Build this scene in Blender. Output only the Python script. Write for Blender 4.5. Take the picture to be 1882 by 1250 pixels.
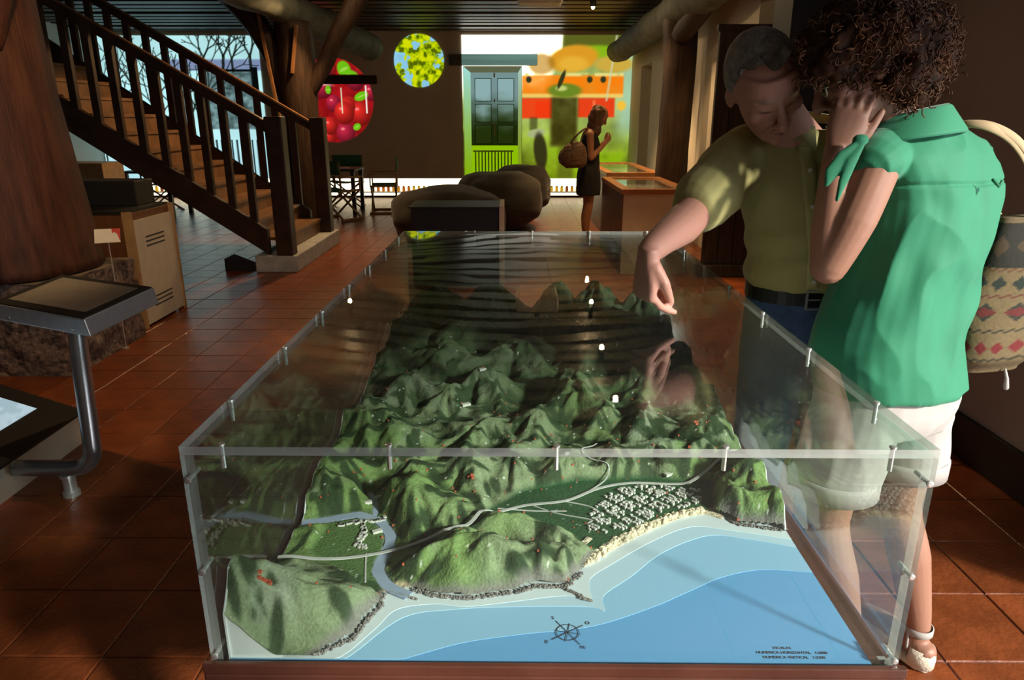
import bpy, bmesh, math, random
import numpy as np
from mathutils import Vector, Matrix, noise

random.seed(7)
rng = np.random.default_rng(7)
for o in list(bpy.data.objects):
    bpy.data.objects.remove(o)
SC = bpy.context.scene
COL = SC.collection
PI = math.pi
V = Vector

# ------------------------------------------------------------------ camera
CAM_H, PITCH, FPX = 1.5, math.atan(404 / 1296.0), 1296.0
cam_d = bpy.data.cameras.new('camera')
cam_d.sensor_width = 36.0
cam_d.lens = 36.0 * FPX / 1882.0
cam_d.clip_start = 0.05
cam_d.clip_end = 60
cam = bpy.data.objects.new('camera', cam_d)
cam.location = (0, 0, CAM_H)
cam.rotation_euler = (PI / 2 - PITCH, 0, 0)
COL.objects.link(cam)
SC.camera = cam

# ------------------------------------------------------------------ world, sun, large lights, exposure
W = bpy.data.worlds.new('world')
SC.world = W
W.use_nodes = True
W.node_tree.nodes['Background'].inputs[0].default_value = (0.62, 0.75, 1.0, 1)
W.node_tree.nodes['Background'].inputs[1].default_value = 0.35
SC.view_settings.view_transform = 'Standard'
SC.view_settings.look = 'None'
SC.view_settings.exposure = 0.0
SC.view_settings.gamma = 1.0
SC.view_settings.use_curve_mapping = False
try:
    SC.cycles.transparent_max_bounces = 32
    SC.cycles.max_bounces = 10
except Exception:
    pass


def add_light(name, kind, loc, energy, color, target=None, direction=None, **kw):
    d = bpy.data.lights.new(name, kind)
    d.energy = energy
    d.color = color
    for k, v in kw.items():
        setattr(d, k, v)
    o = bpy.data.objects.new(name, d)
    o.location = loc
    if target is not None:
        direction = V(target) - V(loc)
    if direction is not None:
        o.rotation_euler = V(direction).to_track_quat('-Z', 'Y').to_euler()
    COL.objects.link(o)
    return o


# afternoon sun slanting in through the glazed doorway in the right-hand wall
add_light('sun', 'SUN', (6, -4, 5), 9.0, (1.0, 0.93, 0.82), direction=(-0.66, 0.60, -0.42), angle=math.radians(5.0))
# sky light filling the same doorway
add_light('doorway_skylight', 'AREA', (2.42, -0.3, 1.35), 110, (0.86, 0.93, 1.0), direction=(-1, 0.12, -0.15),
          shape='RECTANGLE', size=3.9, size_y=2.4)

# ------------------------------------------------------------------ materials
MATS = {}


def nodes_of(name):
    m = bpy.data.materials.new(name)
    m.use_nodes = True
    nt = m.node_tree
    return m, nt, nt.nodes['Principled BSDF'], nt.nodes['Material Output']


def mat(name, col, rough=0.6, metal=0.0, var=0.15, scale=12.0, bump=0.0, bscale=40.0, stretch=None, col2=None,
        spec=0.5, rand=0.0, sheen=0.0, detail=4.0, coat=0.0):
    m, nt, b, out = nodes_of(name)
    N, L = nt.nodes, nt.links
    tc = N.new('ShaderNodeTexCoord')
    mp = N.new('ShaderNodeMapping')
    L.new(tc.outputs['Object'], mp.inputs[0])
    if stretch:
        mp.inputs['Scale'].default_value = stretch
    nz = N.new('ShaderNodeTexNoise')
    nz.inputs['Scale'].default_value = scale
    nz.inputs['Detail'].default_value = detail
    L.new(mp.outputs[0], nz.inputs['Vector'])
    cr = N.new('ShaderNodeValToRGB')
    cr.color_ramp.elements[0].position = 0.3
    cr.color_ramp.elements[1].position = 0.7
    c2 = col2 if col2 else [min(1, c * (1 + var)) for c in col]
    c1 = col if col2 else [c * (1 - var) for c in col]
    cr.color_ramp.elements[0].color = (*c1, 1)
    cr.color_ramp.elements[1].color = (*c2, 1)
    L.new(nz.outputs[0], cr.inputs[0])
    last = cr.outputs[0]
    if rand > 0:
        oi = N.new('ShaderNodeObjectInfo')
        mr = N.new('ShaderNodeMapRange')
        mr.inputs[3].default_value = 1 - rand
        mr.inputs[4].default_value = 1 + rand
        L.new(oi.outputs['Random'], mr.inputs[0])
        hs = N.new('ShaderNodeHueSaturation')
        L.new(mr.outputs[0], hs.inputs['Value'])
        L.new(last, hs.inputs['Color'])
        last = hs.outputs[0]
    L.new(last, b.inputs['Base Color'])
    b.inputs['Roughness'].default_value = rough
    b.inputs['Metallic'].default_value = metal
    b.inputs['Specular IOR Level'].default_value = spec
    if sheen:
        b.inputs['Sheen Weight'].default_value = sheen
    if coat:
        b.inputs['Coat Weight'].default_value = coat
        b.inputs['Coat Roughness'].default_value = 0.15
    if bump > 0:
        n2 = N.new('ShaderNodeTexNoise')
        n2.inputs['Scale'].default_value = bscale
        n2.inputs['Detail'].default_value = 5
        L.new(mp.outputs[0], n2.inputs['Vector'])
        bp = N.new('ShaderNodeBump')
        bp.inputs['Strength'].default_value = bump
        bp.inputs['Distance'].default_value = 0.01
        L.new(n2.outputs[0], bp.inputs['Height'])
        L.new(bp.outputs[0], b.inputs['Normal'])
    MATS[name] = m
    return m


def emat(name, col, strength):
    m, nt, b, out = nodes_of(name)
    b.inputs['Base Color'].default_value = (0.6, 0.6, 0.6, 1)
    b.inputs['Emission Color'].default_value = (*col, 1)
    b.inputs['Emission Strength'].default_value = strength
    MATS[name] = m
    return m


def attr_mat(name, rough=0.8, emit=0.0, bump=0.0, bscale=60, spec=0.3, var=0.0, sss=0.0):
    """base colour (or emitted picture) from a per-vertex paint layer called 'paint'"""
    m, nt, b, out = nodes_of(name)
    N, L = nt.nodes, nt.links
    a = N.new('ShaderNodeAttribute')
    a.attribute_name = 'paint'
    last = a.outputs['Color']
    if var > 0:
        tc = N.new('ShaderNodeTexCoord')
        nz = N.new('ShaderNodeTexNoise')
        nz.inputs['Scale'].default_value = bscale
        nz.inputs['Detail'].default_value = 4
        L.new(tc.outputs['Object'], nz.inputs['Vector'])
        mr = N.new('ShaderNodeMapRange')
        mr.inputs[1].default_value = .25
        mr.inputs[2].default_value = .75
        mr.inputs[3].default_value = 1 - var
        mr.inputs[4].default_value = 1 + var
        L.new(nz.outputs[0], mr.inputs[0])
        hs = N.new('ShaderNodeHueSaturation')
        L.new(last, hs.inputs['Color'])
        L.new(mr.outputs[0], hs.inputs['Value'])
        last = hs.outputs[0]
        if bump > 0:
            bp = N.new('ShaderNodeBump')
            bp.inputs['Strength'].default_value = bump
            bp.inputs['Distance'].default_value = .004
            L.new(nz.outputs[0], bp.inputs['Height'])
            L.new(bp.outputs[0], b.inputs['Normal'])
    if emit > 0:
        b.inputs['Base Color'].default_value = (.02, .02, .02, 1)
        L.new(last, b.inputs['Emission Color'])
        b.inputs['Emission Strength'].default_value = emit
        b.inputs['Specular IOR Level'].default_value = 0.05
    else:
        L.new(last, b.inputs['Base Color'])
        b.inputs['Specular IOR Level'].default_value = spec
    b.inputs['Roughness'].default_value = rough
    if sss:
        b.inputs['Subsurface Weight'].default_value = sss
        b.inputs['Subsurface Radius'].default_value = (.012, .005, .003)
        b.inputs['Subsurface Scale'].default_value = .6
    MATS[name] = m
    return m


def clear_mat(name, tint=(0.93, 0.97, 0.95), haze=0.02, wave=0.0, wscale=3.0, refl=1.0):
    """clear acrylic: clear transmission plus Schlick-weighted mirror reflection and a trace of dust"""
    m = bpy.data.materials.new(name)
    m.use_nodes = True
    nt = m.node_tree
    N, L = nt.nodes, nt.links
    N.clear()
    out = N.new('ShaderNodeOutputMaterial')
    tr = N.new('ShaderNodeBsdfTransparent')
    tr.inputs[0].default_value = (*tint, 1)
    gl = N.new('ShaderNodeBsdfGlossy')
    gl.inputs['Roughness'].default_value = 0.0
    gl.inputs['Color'].default_value = (1, 1, 1, 1)
    lw = N.new('ShaderNodeLayerWeight')
    lw.inputs[0].default_value = 0.5
    pw = N.new('ShaderNodeMath')
    pw.operation = 'POWER'
    pw.inputs[1].default_value = 5.0
    L.new(lw.outputs['Facing'], pw.inputs[0])
    ma = N.new('ShaderNodeMath')
    ma.operation = 'MULTIPLY_ADD'
    ma.inputs[1].default_value = 0.92 * refl
    ma.inputs[2].default_value = 0.042 * refl
    L.new(pw.outputs[0], ma.inputs[0])
    mx = N.new('ShaderNodeMixShader')
    L.new(ma.outputs[0], mx.inputs[0])
    df = N.new('ShaderNodeBsdfDiffuse')
    df.inputs[0].default_value = (.8, .82, .8, 1)
    m2 = N.new('ShaderNodeMixShader')
    m2.inputs[0].default_value = haze
    L.new(tr.outputs[0], m2.inputs[1])
    L.new(df.outputs[0], m2.inputs[2])
    L.new(m2.outputs[0], mx.inputs[1])
    L.new(gl.outputs[0], mx.inputs[2])
    L.new(mx.outputs[0], out.inputs[0])
    if wave > 0:
        tc = N.new('ShaderNodeTexCoord')
        nz = N.new('ShaderNodeTexNoise')
        nz.inputs['Scale'].default_value = wscale
        nz.inputs['Detail'].default_value = 1
        L.new(tc.outputs['Object'], nz.inputs['Vector'])
        bp = N.new('ShaderNodeBump')
        bp.inputs['Strength'].default_value = 1.0
        bp.inputs['Distance'].default_value = wave
        L.new(nz.outputs[0], bp.inputs['Height'])
        L.new(bp.outputs[0], gl.inputs['Normal'])
    MATS[name] = m
    return m


mat('ceiling_plank', (.60, .57, .48), .7, var=.2, scale=4)
# timber
mat('old_timber', (.040, .020, .011), .62, var=.5, scale=6, bump=.6, bscale=18, stretch=(6, 6, .6), spec=.3)
mat('trunk_timber', (.085, .030, .017), .55, var=.5, scale=5, bump=.8, bscale=14, stretch=(4, 4, .5), spec=.35)
mat('beam_timber', (.050, .034, .022), .45, var=.5, scale=5, bump=.7, bscale=14, spec=.25)
mat('pale_beam', (.085, .09, .07), .75, var=.35, scale=5, bump=.5, bscale=14, spec=.25)
mat('stair_timber', (.040, .018, .009), .5, var=.4, scale=6, bump=.3, bscale=22, spec=.4)
mat('handrail_timber', (.20, .090, .035), .38, var=.3, scale=6, bump=.1, bscale=22)
mat('tread_timber', (.20, .10, .045), .45, var=.3, scale=6, bump=.15, bscale=22)
mat('rim_wood', (.085, .028, .018), .35, var=.35, scale=5, stretch=(1, 1, 1), bump=.1, bscale=30, coat=.2)
mat('box_wood', (.16, .065, .026), .45, var=.22, scale=9, stretch=(9, 9, .5), bump=.05)
mat('pale_wood', (.42, .26, .12), .45, var=.15, scale=9)
mat('orange_wood', (.40, .17, .06), .4, var=.2, scale=7)
mat('plank_door', (.030, .021, .020), .62, var=.5, scale=5, stretch=(8, 8, .5), bump=.5, bscale=15, spec=.35)
# masonry, plaster
mat('plaster_tan', (.52, .42, .31), .9, var=.06, scale=2, bump=.08, bscale=60)
mat('plaster_white', (.62, .58, .50), .9, var=.05, scale=2, bump=.06, bscale=60)
mat('plaster_grey', (.40, .37, .35), .92, var=.06, scale=2, bump=.08, bscale=70)
mat('baseboard_black', (.012, .011, .011), .5)
mat('grout', (.30, .25, .22), .9)
mat('terracotta', (.19, .048, .014), .32, var=.32, scale=7, bump=.32, bscale=46, rand=.16, spec=.5)
mat('block_stone', (.42, .42, .42), .8, var=.2, scale=9, bump=.3, bscale=30)
mat('granite', (.028, .024, .024), .75, scale=30, bump=1.0, bscale=40, col2=(.30, .21, .18), detail=7)
mat('granite_top', (.22, .17, .13), .85, var=.25, scale=14, bump=.4, bscale=40)
# exhibits
mat('cream_panel', (.60, .55, .44), .7, var=.05)
mat('white_card', (.85, .80, .72), .6, var=.03)
mat('red_card', (.55, .03, .03), .5, var=.05)
mat('black_matte', (.012, .012, .013), .55, var=.1)
mat('black_gloss', (.010, .010, .012), .12, var=.1)
mat('ink', (.03, .03, .035), .7)
mat('brushed_steel', (.42, .44, .46), .38, metal=.45, var=.08, scale=30, stretch=(1, 14, 1))
mat('steel_tube', (.36, .38, .41), .26, metal=.75, var=.05)
mat('chrome', (.72, .73, .75), .2, metal=.65)
mat('screen_glass', (.24, .23, .20), .16, var=.08, spec=.6)
mat('screw_steel', (.80, .78, .74), .3, metal=.8)
mat('screw_black', (.02, .02, .02), .4)
mat('beanbag_fabric', (.036, .030, .022), .9, var=.2, scale=8, sheen=.2)
mat('canvas_green', (.035, .12, .055), .85, var=.15)
mat('chair_wood', (.30, .17, .07), .5, var=.2)
mat('table_black', (.03, .025, .022), .5)
mat('lamp_body', (.45, .44, .40), .5)
mat('door_grey', (.16, .20, .21), .6, var=.15)
mat('radiator_paint', (.35, .42, .12), .5)
mat('lintel_wood', (.07, .065, .055), .8, var=.3, bump=.4)
clear_mat('acrylic', haze=0.008)
clear_mat('acrylic_top', haze=0.006, wave=.0005, wscale=4.0)
clear_mat('window_glass', tint=(.97, .98, .98), haze=.005)
clear_mat('acrylic_edge', tint=(.86, .89, .86), haze=.30)
# relief model
attr_mat('terrain_paint', rough=.85, bump=.7, bscale=170, var=.22)
mat('sea_deep', (.155, .41, .76), .38, var=.03, scale=2)
mat('sea_mid', (.32, .57, .82), .38, var=.03, scale=2)
mat('sea_shallow', (.52, .70, .85), .38, var=.03, scale=2)
mat('sea_shore', (.71, .79, .84), .4, var=.03, scale=2)
mat('river_paint', (.33, .41, .55), .4, var=.1)
mat('road_paint', (.55, .54, .52), .7, var=.1)
mat('house_paint', (.62, .60, .56), .7, var=.2, scale=60)
mat('roof_red', (.60, .12, .06), .7, var=.2)
mat('sand', (.78, .66, .48), .9, var=.2, scale=60, bump=.8, bscale=120)
mat('shore_rock', (.22, .20, .19), .9, var=.4, scale=80)
mat('model_side', (.72, .74, .74), .6, var=.03)
# people
attr_mat('skin', rough=.5, spec=.4, sss=.12)
mat('green_cotton', (.006, .165, .076), .75, var=.06, scale=5, sheen=.15, bump=.05, bscale=300)
mat('yellow_cotton', (.38, .345, .13), .8, var=.06, scale=6, sheen=.1, bump=.05, bscale=300)
mat('shirt_placket', (.43, .39, .16), .8, var=.05)
mat('white_cotton', (.37, .34, .315), .8, var=.04, scale=6)
mat('denim', (.045, .085, .19), .85, var=.25, scale=30, bump=.2, bscale=260)
mat('black_leather', (.014, .012, .012), .35)
mat('curly_hair', (.010, .005, .003), .75, var=.5, scale=34, spec=.12, col2=(.060, .022, .009))
mat('curl_strand', (.085, .032, .012), .55, var=.8, scale=16, spec=.2)
mat('grey_hair', (.10, .09, .08), .6, var=.5, scale=60, bump=.5, bscale=160, col2=(.30, .28, .26))
mat('brown_hair', (.11, .045, .018), .45, var=.5, scale=20)
mat('eye_white', (.75, .70, .66), .25)
mat('eye_dark', (.02, .015, .012), .15)
mat('button_pearl', (.75, .72, .62), .3)
mat('dress_black', (.010, .010, .012), .8)
mat('bag_brown', (.16, .085, .040), .6, var=.2)
mat('canvas_strap', (.42, .30, .17), .85, var=.15, scale=20)
mat('espadrille', (.66, .58, .46), .85, var=.12, scale=80, bump=.3, bscale=200)
attr_mat('bag_paint', rough=.9, bump=.3, bscale=120, var=.15)
mat('lens_frame', (.35, .38, .20), .3)
# light sources
emat('strip_glow', (1.0, .86, .56), 3.2)
emat('bulb_glow', (1.0, .68, .34), 600)
attr_mat('projected_picture', emit=1.0)
attr_mat('screen_picture', emit=.85)


# ------------------------------------------------------------------ mesh helpers
class MB:
    def __init__(self):
        self.v, self.f, self.m = [], [], []

    def add(self, verts, faces, mi=0):
        b = len(self.v)
        self.v += [tuple(p) for p in verts]
        self.f += [tuple(i + b for i in f) for f in faces]
        self.m += [mi] * len(faces)
        return self

    def box(self, lo, hi, mi=0, M=None):
        x0, y0, z0 = lo
        x1, y1, z1 = hi
        vs = [V((x, y, z)) for z in (z0, z1) for y in (y0, y1) for x in (x0, x1)]
        if M is not None:
            vs = [M @ p for p in vs]
        return self.add(vs, [(0, 2, 3, 1), (4, 5, 7, 6), (0, 1, 5, 4), (2, 6, 7, 3), (0, 4, 6, 2), (1, 3, 7, 5)], mi)

    def bar(self, a, b, w, h, mi=0, up=(0, 0, 1)):
        """square bar from a to b, w across and h along 'up'"""
        a, b = V(a), V(b)
        d = (b - a).normalized()
        s = d.cross(V(up))
        if s.length < 1e-4:
            s = V((1, 0, 0))
        s.normalize()
        u = s.cross(d).normalized()
        vs = []
        for p in (a, b):
            for i, j in ((-1, -1), (1, -1), (1, 1), (-1, 1)):
                vs.append(p + s * (i * w / 2) + u * (j * h / 2))
        return self.add(vs, [(3, 2, 1, 0), (4, 5, 6, 7), (0, 1, 5, 4), (1, 2, 6, 5), (2, 3, 7, 6), (3, 0, 4, 7)], mi)

    def tube(self, pts, radii, n=12, mi=0, round_ends=True, squash=1.0, side=None):
        v, f = tube_geo(pts, radii, n, round_ends, squash, side)
        return self.add(v, f, mi)

    def lathe(self, prof, n=24, c=(0, 0, 0), mi=0):
        vs, fs = [], []
        for r, z in prof:
            for k in range(n):
                a = 2 * PI * k / n
                vs.append((c[0] + r * math.cos(a), c[1] + r * math.sin(a), c[2] + z))
        for i in range(len(prof) - 1):
            for k in range(n):
                k2 = (k + 1) % n
                fs.append((i * n + k, i * n + k2, (i + 1) * n + k2, (i + 1) * n + k))
        fs.append(tuple(reversed(range(n))))
        fs.append(tuple((len(prof) - 1) * n + k for k in range(n)))
        return self.add(vs, fs, mi)

    def prism(self, poly, z0, z1, mi=0):
        n = len(poly)
        vs = [(x, y, z0) for x, y in poly] + [(x, y, z1) for x, y in poly]
        fs = [tuple(reversed(range(n))), tuple(range(n, 2 * n))]
        fs += [(i, (i + 1) % n, n + (i + 1) % n, n + i) for i in range(n)]
        return self.add(vs, fs, mi)

    def build(self, name, mats, parent=None, smooth=False, bevel=0.0, loc=None):
        me = bpy.data.meshes.new(name)
        me.from_pydata(self.v, [], self.f)
        if isinstance(mats, str):
            mats = [mats]
        for q in mats:
            me.materials.append(MATS[q])
        me.polygons.foreach_set('material_index', self.m)
        fix_normals(me)
        if smooth:
            me.polygons.foreach_set('use_smooth', [True] * len(me.polygons))
        o = bpy.data.objects.new(name, me)
        COL.objects.link(o)
        if parent is not None:
            o.parent = parent
        if loc is not None:
            o.location = loc
        if bevel > 0:
            md = o.modifiers.new('bevel', 'BEVEL')
            md.width = bevel
            md.segments = 2
            md.limit_method = 'ANGLE'
        return o


def fix_normals(me):
    bm = bmesh.new()
    bm.from_mesh(me)
    bmesh.ops.recalc_face_normals(bm, faces=bm.faces)
    bm.to_mesh(me)
    bm.free()


def tube_geo(pts, radii, n=12, round_ends=True, squash=1.0, side=None):
    P = [V(p) for p in pts]
    R = list(radii) if hasattr(radii, '__len__') else [radii] * len(P)
    if round_ends:
        d0 = (P[0] - P[1]).normalized()
        d1 = (P[-1] - P[-2]).normalized()
        r0, r1 = R[0], R[-1]
        P = [P[0] + d0 * r0 * .92, P[0] + d0 * r0 * .62] + P + [P[-1] + d1 * r1 * .62, P[-1] + d1 * r1 * .92]
        R = [r0 * .36, r0 * .78] + R + [r1 * .78, r1 * .36]
    T = []
    for i in range(len(P)):
        a = P[max(0, i - 1)]
        b = P[min(len(P) - 1, i + 1)]
        T.append((b - a).normalized())
    s = V(side) if side is not None else T[0].orthogonal()
    vs, fs = [], []
    for i in range(len(P)):
        s = (s - T[i] * s.dot(T[i]))
        if s.length < 1e-6:
            s = T[i].orthogonal()
        s.normalize()
        u = T[i].cross(s)
        for k in range(n):
            a = 2 * PI * k / n
            vs.append(P[i] + s * (math.cos(a) * R[i]) + u * (math.sin(a) * R[i] * squash))
    for i in range(len(P) - 1):
        for k in range(n):
            k2 = (k + 1) % n
            fs.append((i * n + k, i * n + k2, (i + 1) * n + k2, (i + 1) * n + k))
    fs.append(tuple(reversed(range(n))))
    fs.append(tuple((len(P) - 1) * n + k for k in range(n)))
    return vs, fs


def ring(c, ax, ay, hw, hd, n=36, p=2.3):
    c, ax, ay = V(c), V(ax).normalized(), V(ay).normalized()
    out = []
    for k in range(n):
        a = 2 * PI * k / n
        ca, sa = math.cos(a), math.sin(a)
        out.append(c + ax * (hw * math.copysign(abs(ca) ** (2 / p), ca)) + ay * (hd * math.copysign(abs(sa) ** (2 / p), sa)))
    return out


def loft_geo(rings, cap=True):
    n = len(rings[0])
    vs = [p for r in rings for p in r]
    fs = []
    for i in range(len(rings) - 1):
        for k in range(n):
            k2 = (k + 1) % n
            fs.append((i * n + k, i * n + k2, (i + 1) * n + k2, (i + 1) * n + k))
    if cap:
        fs.append(tuple(reversed(range(n))))
        fs.append(tuple((len(rings) - 1) * n + k for k in range(n)))
    return vs, fs


def smooth_rings(keys, steps=4):
    """keys = list of rings (same n); Catmull-Rom between them"""
    out = []
    K = len(keys)
    for i in range(K - 1):
        p0, p1, p2, p3 = keys[max(0, i - 1)], keys[i], keys[i + 1], keys[min(K - 1, i + 2)]
        for s in range(steps):
            t = s / steps
            t2, t3 = t * t, t * t * t
            out.append([(p1[k] * 2 + (p2[k] - p0[k]) * t + (p0[k] * 2 - p1[k] * 5 + p2[k] * 4 - p3[k]) * t2 +
                         (p1[k] * 3 - p0[k] - p2[k] * 3 + p3[k]) * t3) * .5 for k in range(len(p1))])
    out.append(keys[-1])
    return out


def ball_geo(c, r, n=16, M=None):
    """ellipsoid; r may be a triple; M a 3x3 orientation"""
    if not hasattr(r, '__len__'):
        r = (r, r, r)
    vs, fs = [], []
    m = n // 2
    for i in range(m + 1):
        t = PI * i / m
        for k in range(n):
            a = 2 * PI * k / n
            st = max(math.sin(t), .02)
            q = V((r[0] * st * math.cos(a), r[1] * st * math.sin(a), r[2] * math.cos(t)))
            vs.append(V(c) + (M @ q if M is not None else q))
    for i in range(m):
        for k in range(n):
            k2 = (k + 1) % n
            fs.append((i * n + k, (i + 1) * n + k, (i + 1) * n + k2, i * n + k2))
    fs.append(tuple(range(n)))
    fs.append(tuple(m * n + k for k in reversed(range(n))))
    return vs, fs


def paint(me, cols):
    a = me.attributes.new('paint', 'FLOAT_COLOR', 'POINT')
    c = np.ones((len(me.vertices), 4), dtype=np.float32)
    c[:, :3] = cols
    a.data.foreach_set('color', c.ravel())


def fuse(name, parts, mat_name, parent, voxel=.005, smooth=3, displace=None, color=None):
    """union of overlapping closed shells into one continuous skin"""
    mb = MB()
    for v, f in parts:
        mb.add(v, f)
    me = bpy.data.meshes.new('fuse_tmp')
    me.from_pydata(mb.v, [], mb.f)
    fix_normals(me)
    o = bpy.data.objects.new('fuse_tmp', me)
    COL.objects.link(o)
    r = o.modifiers.new('r', 'REMESH')
    r.mode = 'VOXEL'
    r.voxel_size = voxel
    r.use_smooth_shade = True
    if smooth:
        s = o.modifiers.new('s', 'SMOOTH')
        s.factor = .5
        s.iterations = smooth
    dg = bpy.context.evaluated_depsgraph_get()
    m2 = bpy.data.meshes.new_from_object(o.evaluated_get(dg))
    bpy.data.objects.remove(o)
    bpy.data.meshes.remove(me)
    m2.name = name
    n = len(m2.vertices)
    if displace is not None:
        co = np.empty(n * 3, dtype=np.float32)
        no = np.empty(n * 3, dtype=np.float32)
        m2.vertices.foreach_get('co', co)
        m2.vertices.foreach_get('normal', no)
        co = co.reshape(-1, 3)
        no = no.reshape(-1, 3)
        amt = np.array([displace(V(p)) for p in co.tolist()], dtype=np.float32)
        co += no * amt[:, None]
        m2.vertices.foreach_set('co', co.ravel())
    if color is not None:
        co = np.empty(n * 3, dtype=np.float32)
        m2.vertices.foreach_get('co', co)
        paint(m2, color(co.reshape(-1, 3)))
    m2.materials.clear()
    m2.materials.append(MATS[mat_name])
    m2.polygons.foreach_set('use_smooth', [True] * len(m2.polygons))
    ob = bpy.data.objects.new(name, m2)
    COL.objects.link(ob)
    ob.parent = parent
    return ob


def link_mesh(name, me, parent=None):
    o = bpy.data.objects.new(name, me)
    COL.objects.link(o)
    if parent is not None:
        o.parent = parent
    return o


def tag(o, label=None, cat=None, group=None, kind=None):
    if label:
        o['label'] = label
    if cat:
        o['category'] = cat
    if group:
        o['group'] = group
    if kind:
        o['kind'] = kind
    return o


def thing(name, label, cat, loc=(0, 0, 0), rz=0.0, group=None):
    o = bpy.data.objects.new(name, None)
    o.empty_display_size = .1
    o.location = loc
    o.rotation_euler = (0, 0, rz)
    COL.objects.link(o)
    return tag(o, label, cat, group)


def copy_tree(o, parent=None):
    c = o.copy()
    COL.objects.link(c)
    if parent is not None:
        c.parent = parent
    for ch in list(o.children):
        copy_tree(ch, c)
    return c


def structure(o):
    o['kind'] = 'structure'
    return o


def ss(a, b, x):
    t = np.clip((x - a) / (b - a), 0, 1)
    return t * t * (3 - 2 * t)


def seg_dist(X, Y, pts):
    d = np.full(X.shape, 9.0)
    for (x0, y0), (x1, y1) in zip(pts[:-1], pts[1:]):
        dx, dy = x1 - x0, y1 - y0
        t = np.clip(((X - x0) * dx + (Y - y0) * dy) / (dx * dx + dy * dy + 1e-12), 0, 1)
        d = np.minimum(d, np.hypot(X - x0 - t * dx, Y - y0 - t * dy))
    return d


def in_poly(X, Y, poly):
    r = np.zeros(X.shape, bool)
    n = len(poly)
    for i in range(n):
        x0, y0 = poly[i]
        x1, y1 = poly[(i + 1) % n]
        c = ((y0 > Y) != (y1 > Y)) & (X < (x1 - x0) * (Y - y0) / (y1 - y0 + 1e-12) + x0)
        r ^= c
    return r


def vnoise(X, Y, s, seed=0):
    """cheap smooth value noise on arrays, 0..1"""
    r = np.random.default_rng(seed)
    T = r.random((64, 64))
    x, y = X / s + 17.3 + seed, Y / s + 9.1 + seed * 1.7
    xi, yi = np.floor(x).astype(int), np.floor(y).astype(int)
    fx, fy = x - xi, y - yi
    fx, fy = fx * fx * (3 - 2 * fx), fy * fy * (3 - 2 * fy)
    a, b = T[xi % 64, yi % 64], T[(xi + 1) % 64, yi % 64]
    c, d = T[xi % 64, (yi + 1) % 64], T[(xi + 1) % 64, (yi + 1) % 64]
    return (a * (1 - fx) + b * fx) * (1 - fy) + (c * (1 - fx) + d * fx) * fy


def fbm(X, Y, s, oct=4, seed=0):
    t, a, w = 0, 1.0, 0
    for k in range(oct):
        t = t + a * vnoise(X, Y, s / 2 ** k, seed + k)
        w += a
        a *= .5
    return t / w


def catmull(pts, steps=6):
    P = [V((*p, 0)) if len(p) == 2 else V(p) for p in pts]
    out = []
    for i in range(len(P) - 1):
        p0, p1, p2, p3 = P[max(0, i - 1)], P[i], P[i + 1], P[min(len(P) - 1, i + 2)]
        for s in range(steps):
            t = s / steps
            out.append((p1 * 2 + (p2 - p0) * t + (p0 * 2 - p1 * 5 + p2 * 4 - p3) * t * t + (p1 * 3 - p0 - p2 * 3 + p3) * t ** 3) * .5)
    out.append(P[-1])
    return out


# ================================================================== THE SETTING
YB = 14.65
CEIL = 3.08
# ---- floor: grout bed plus terracotta tiles
floor = structure(MB().box((-8.3, -3.1, -.12), (3.0, 14.95, -.006)).build('floor', 'grout'))
TP = .307
tile_mb = MB()
h, b = TP / 2 - .0022, TP / 2 - .0055
vs = [(x * h, y * h, -.010) for x, y in ((-1, -1), (1, -1), (1, 1), (-1, 1))] + \
     [(x * h, y * h, -.0025) for x, y in ((-1, -1), (1, -1), (1, 1), (-1, 1))] + \
     [(x * b, y * b, 0) for x, y in ((-1, -1), (1, -1), (1, 1), (-1, 1))]
fs = [(3, 2, 1, 0), (8, 9, 10, 11)] + [(i + o, (i + 1) % 4 + o, (i + 1) % 4 + 4 + o, i + 4 + o) for o in (0, 4) for i in range(4)]
tile_mb.add(vs, fs)
tile0 = tile_mb.build('tile', 'terracotta', floor)
tile_me = tile0.data
bpy.data.objects.remove(tile0)
cells = []
ca, sa = math.cos(-.008), math.sin(-.008)
for i in range(-24, 16):
    for j in range(-18, 46):
        x, y = -1.50 + (i + .5) * TP, 2.30 + (j + .5) * TP
        x, y = x * ca - y * sa - .018, x * sa + y * ca
        if not (-8.15 < x < 2.85 and -2.95 < y < 14.85):
            continue
        d = y * math.cos(PITCH) + 1.5 * math.sin(PITCH)
        vis = False
        if d > .5:
            u = 941 + FPX * x / d
            vv = 625 - FPX * (y * math.sin(PITCH) - 1.5 * math.cos(PITCH)) / d
            vis = -60 < u < 1942 and vv < 1310
        hidden = (-.42 < x < .55 and .95 < y < 2.6) or (x < -2.7 and 4.1 < y < 4.9)
        cells.append((0 if vis and not hidden else 1, d, x, y))
cells.sort()
rest = MB()
for k, (flag, d, x, y) in enumerate(cells):
    if k < 298 and flag == 0:
        o = bpy.data.objects.new('tile', tile_me)
        o.location = (x, y, random.uniform(-.0006, .0006))
        o.rotation_euler = (random.uniform(-.002, .002), random.uniform(-.002, .002), -.008)
        o.parent = floor
        COL.objects.link(o)
    else:
        rest.add([(x + p[0] * ca - p[1] * sa, y + p[0] * sa + p[1] * ca, p[2]) for p in vs], fs)
o = rest.build('distant_tiles', 'terracotta', floor)
o['kind'] = 'stuff'

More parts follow.
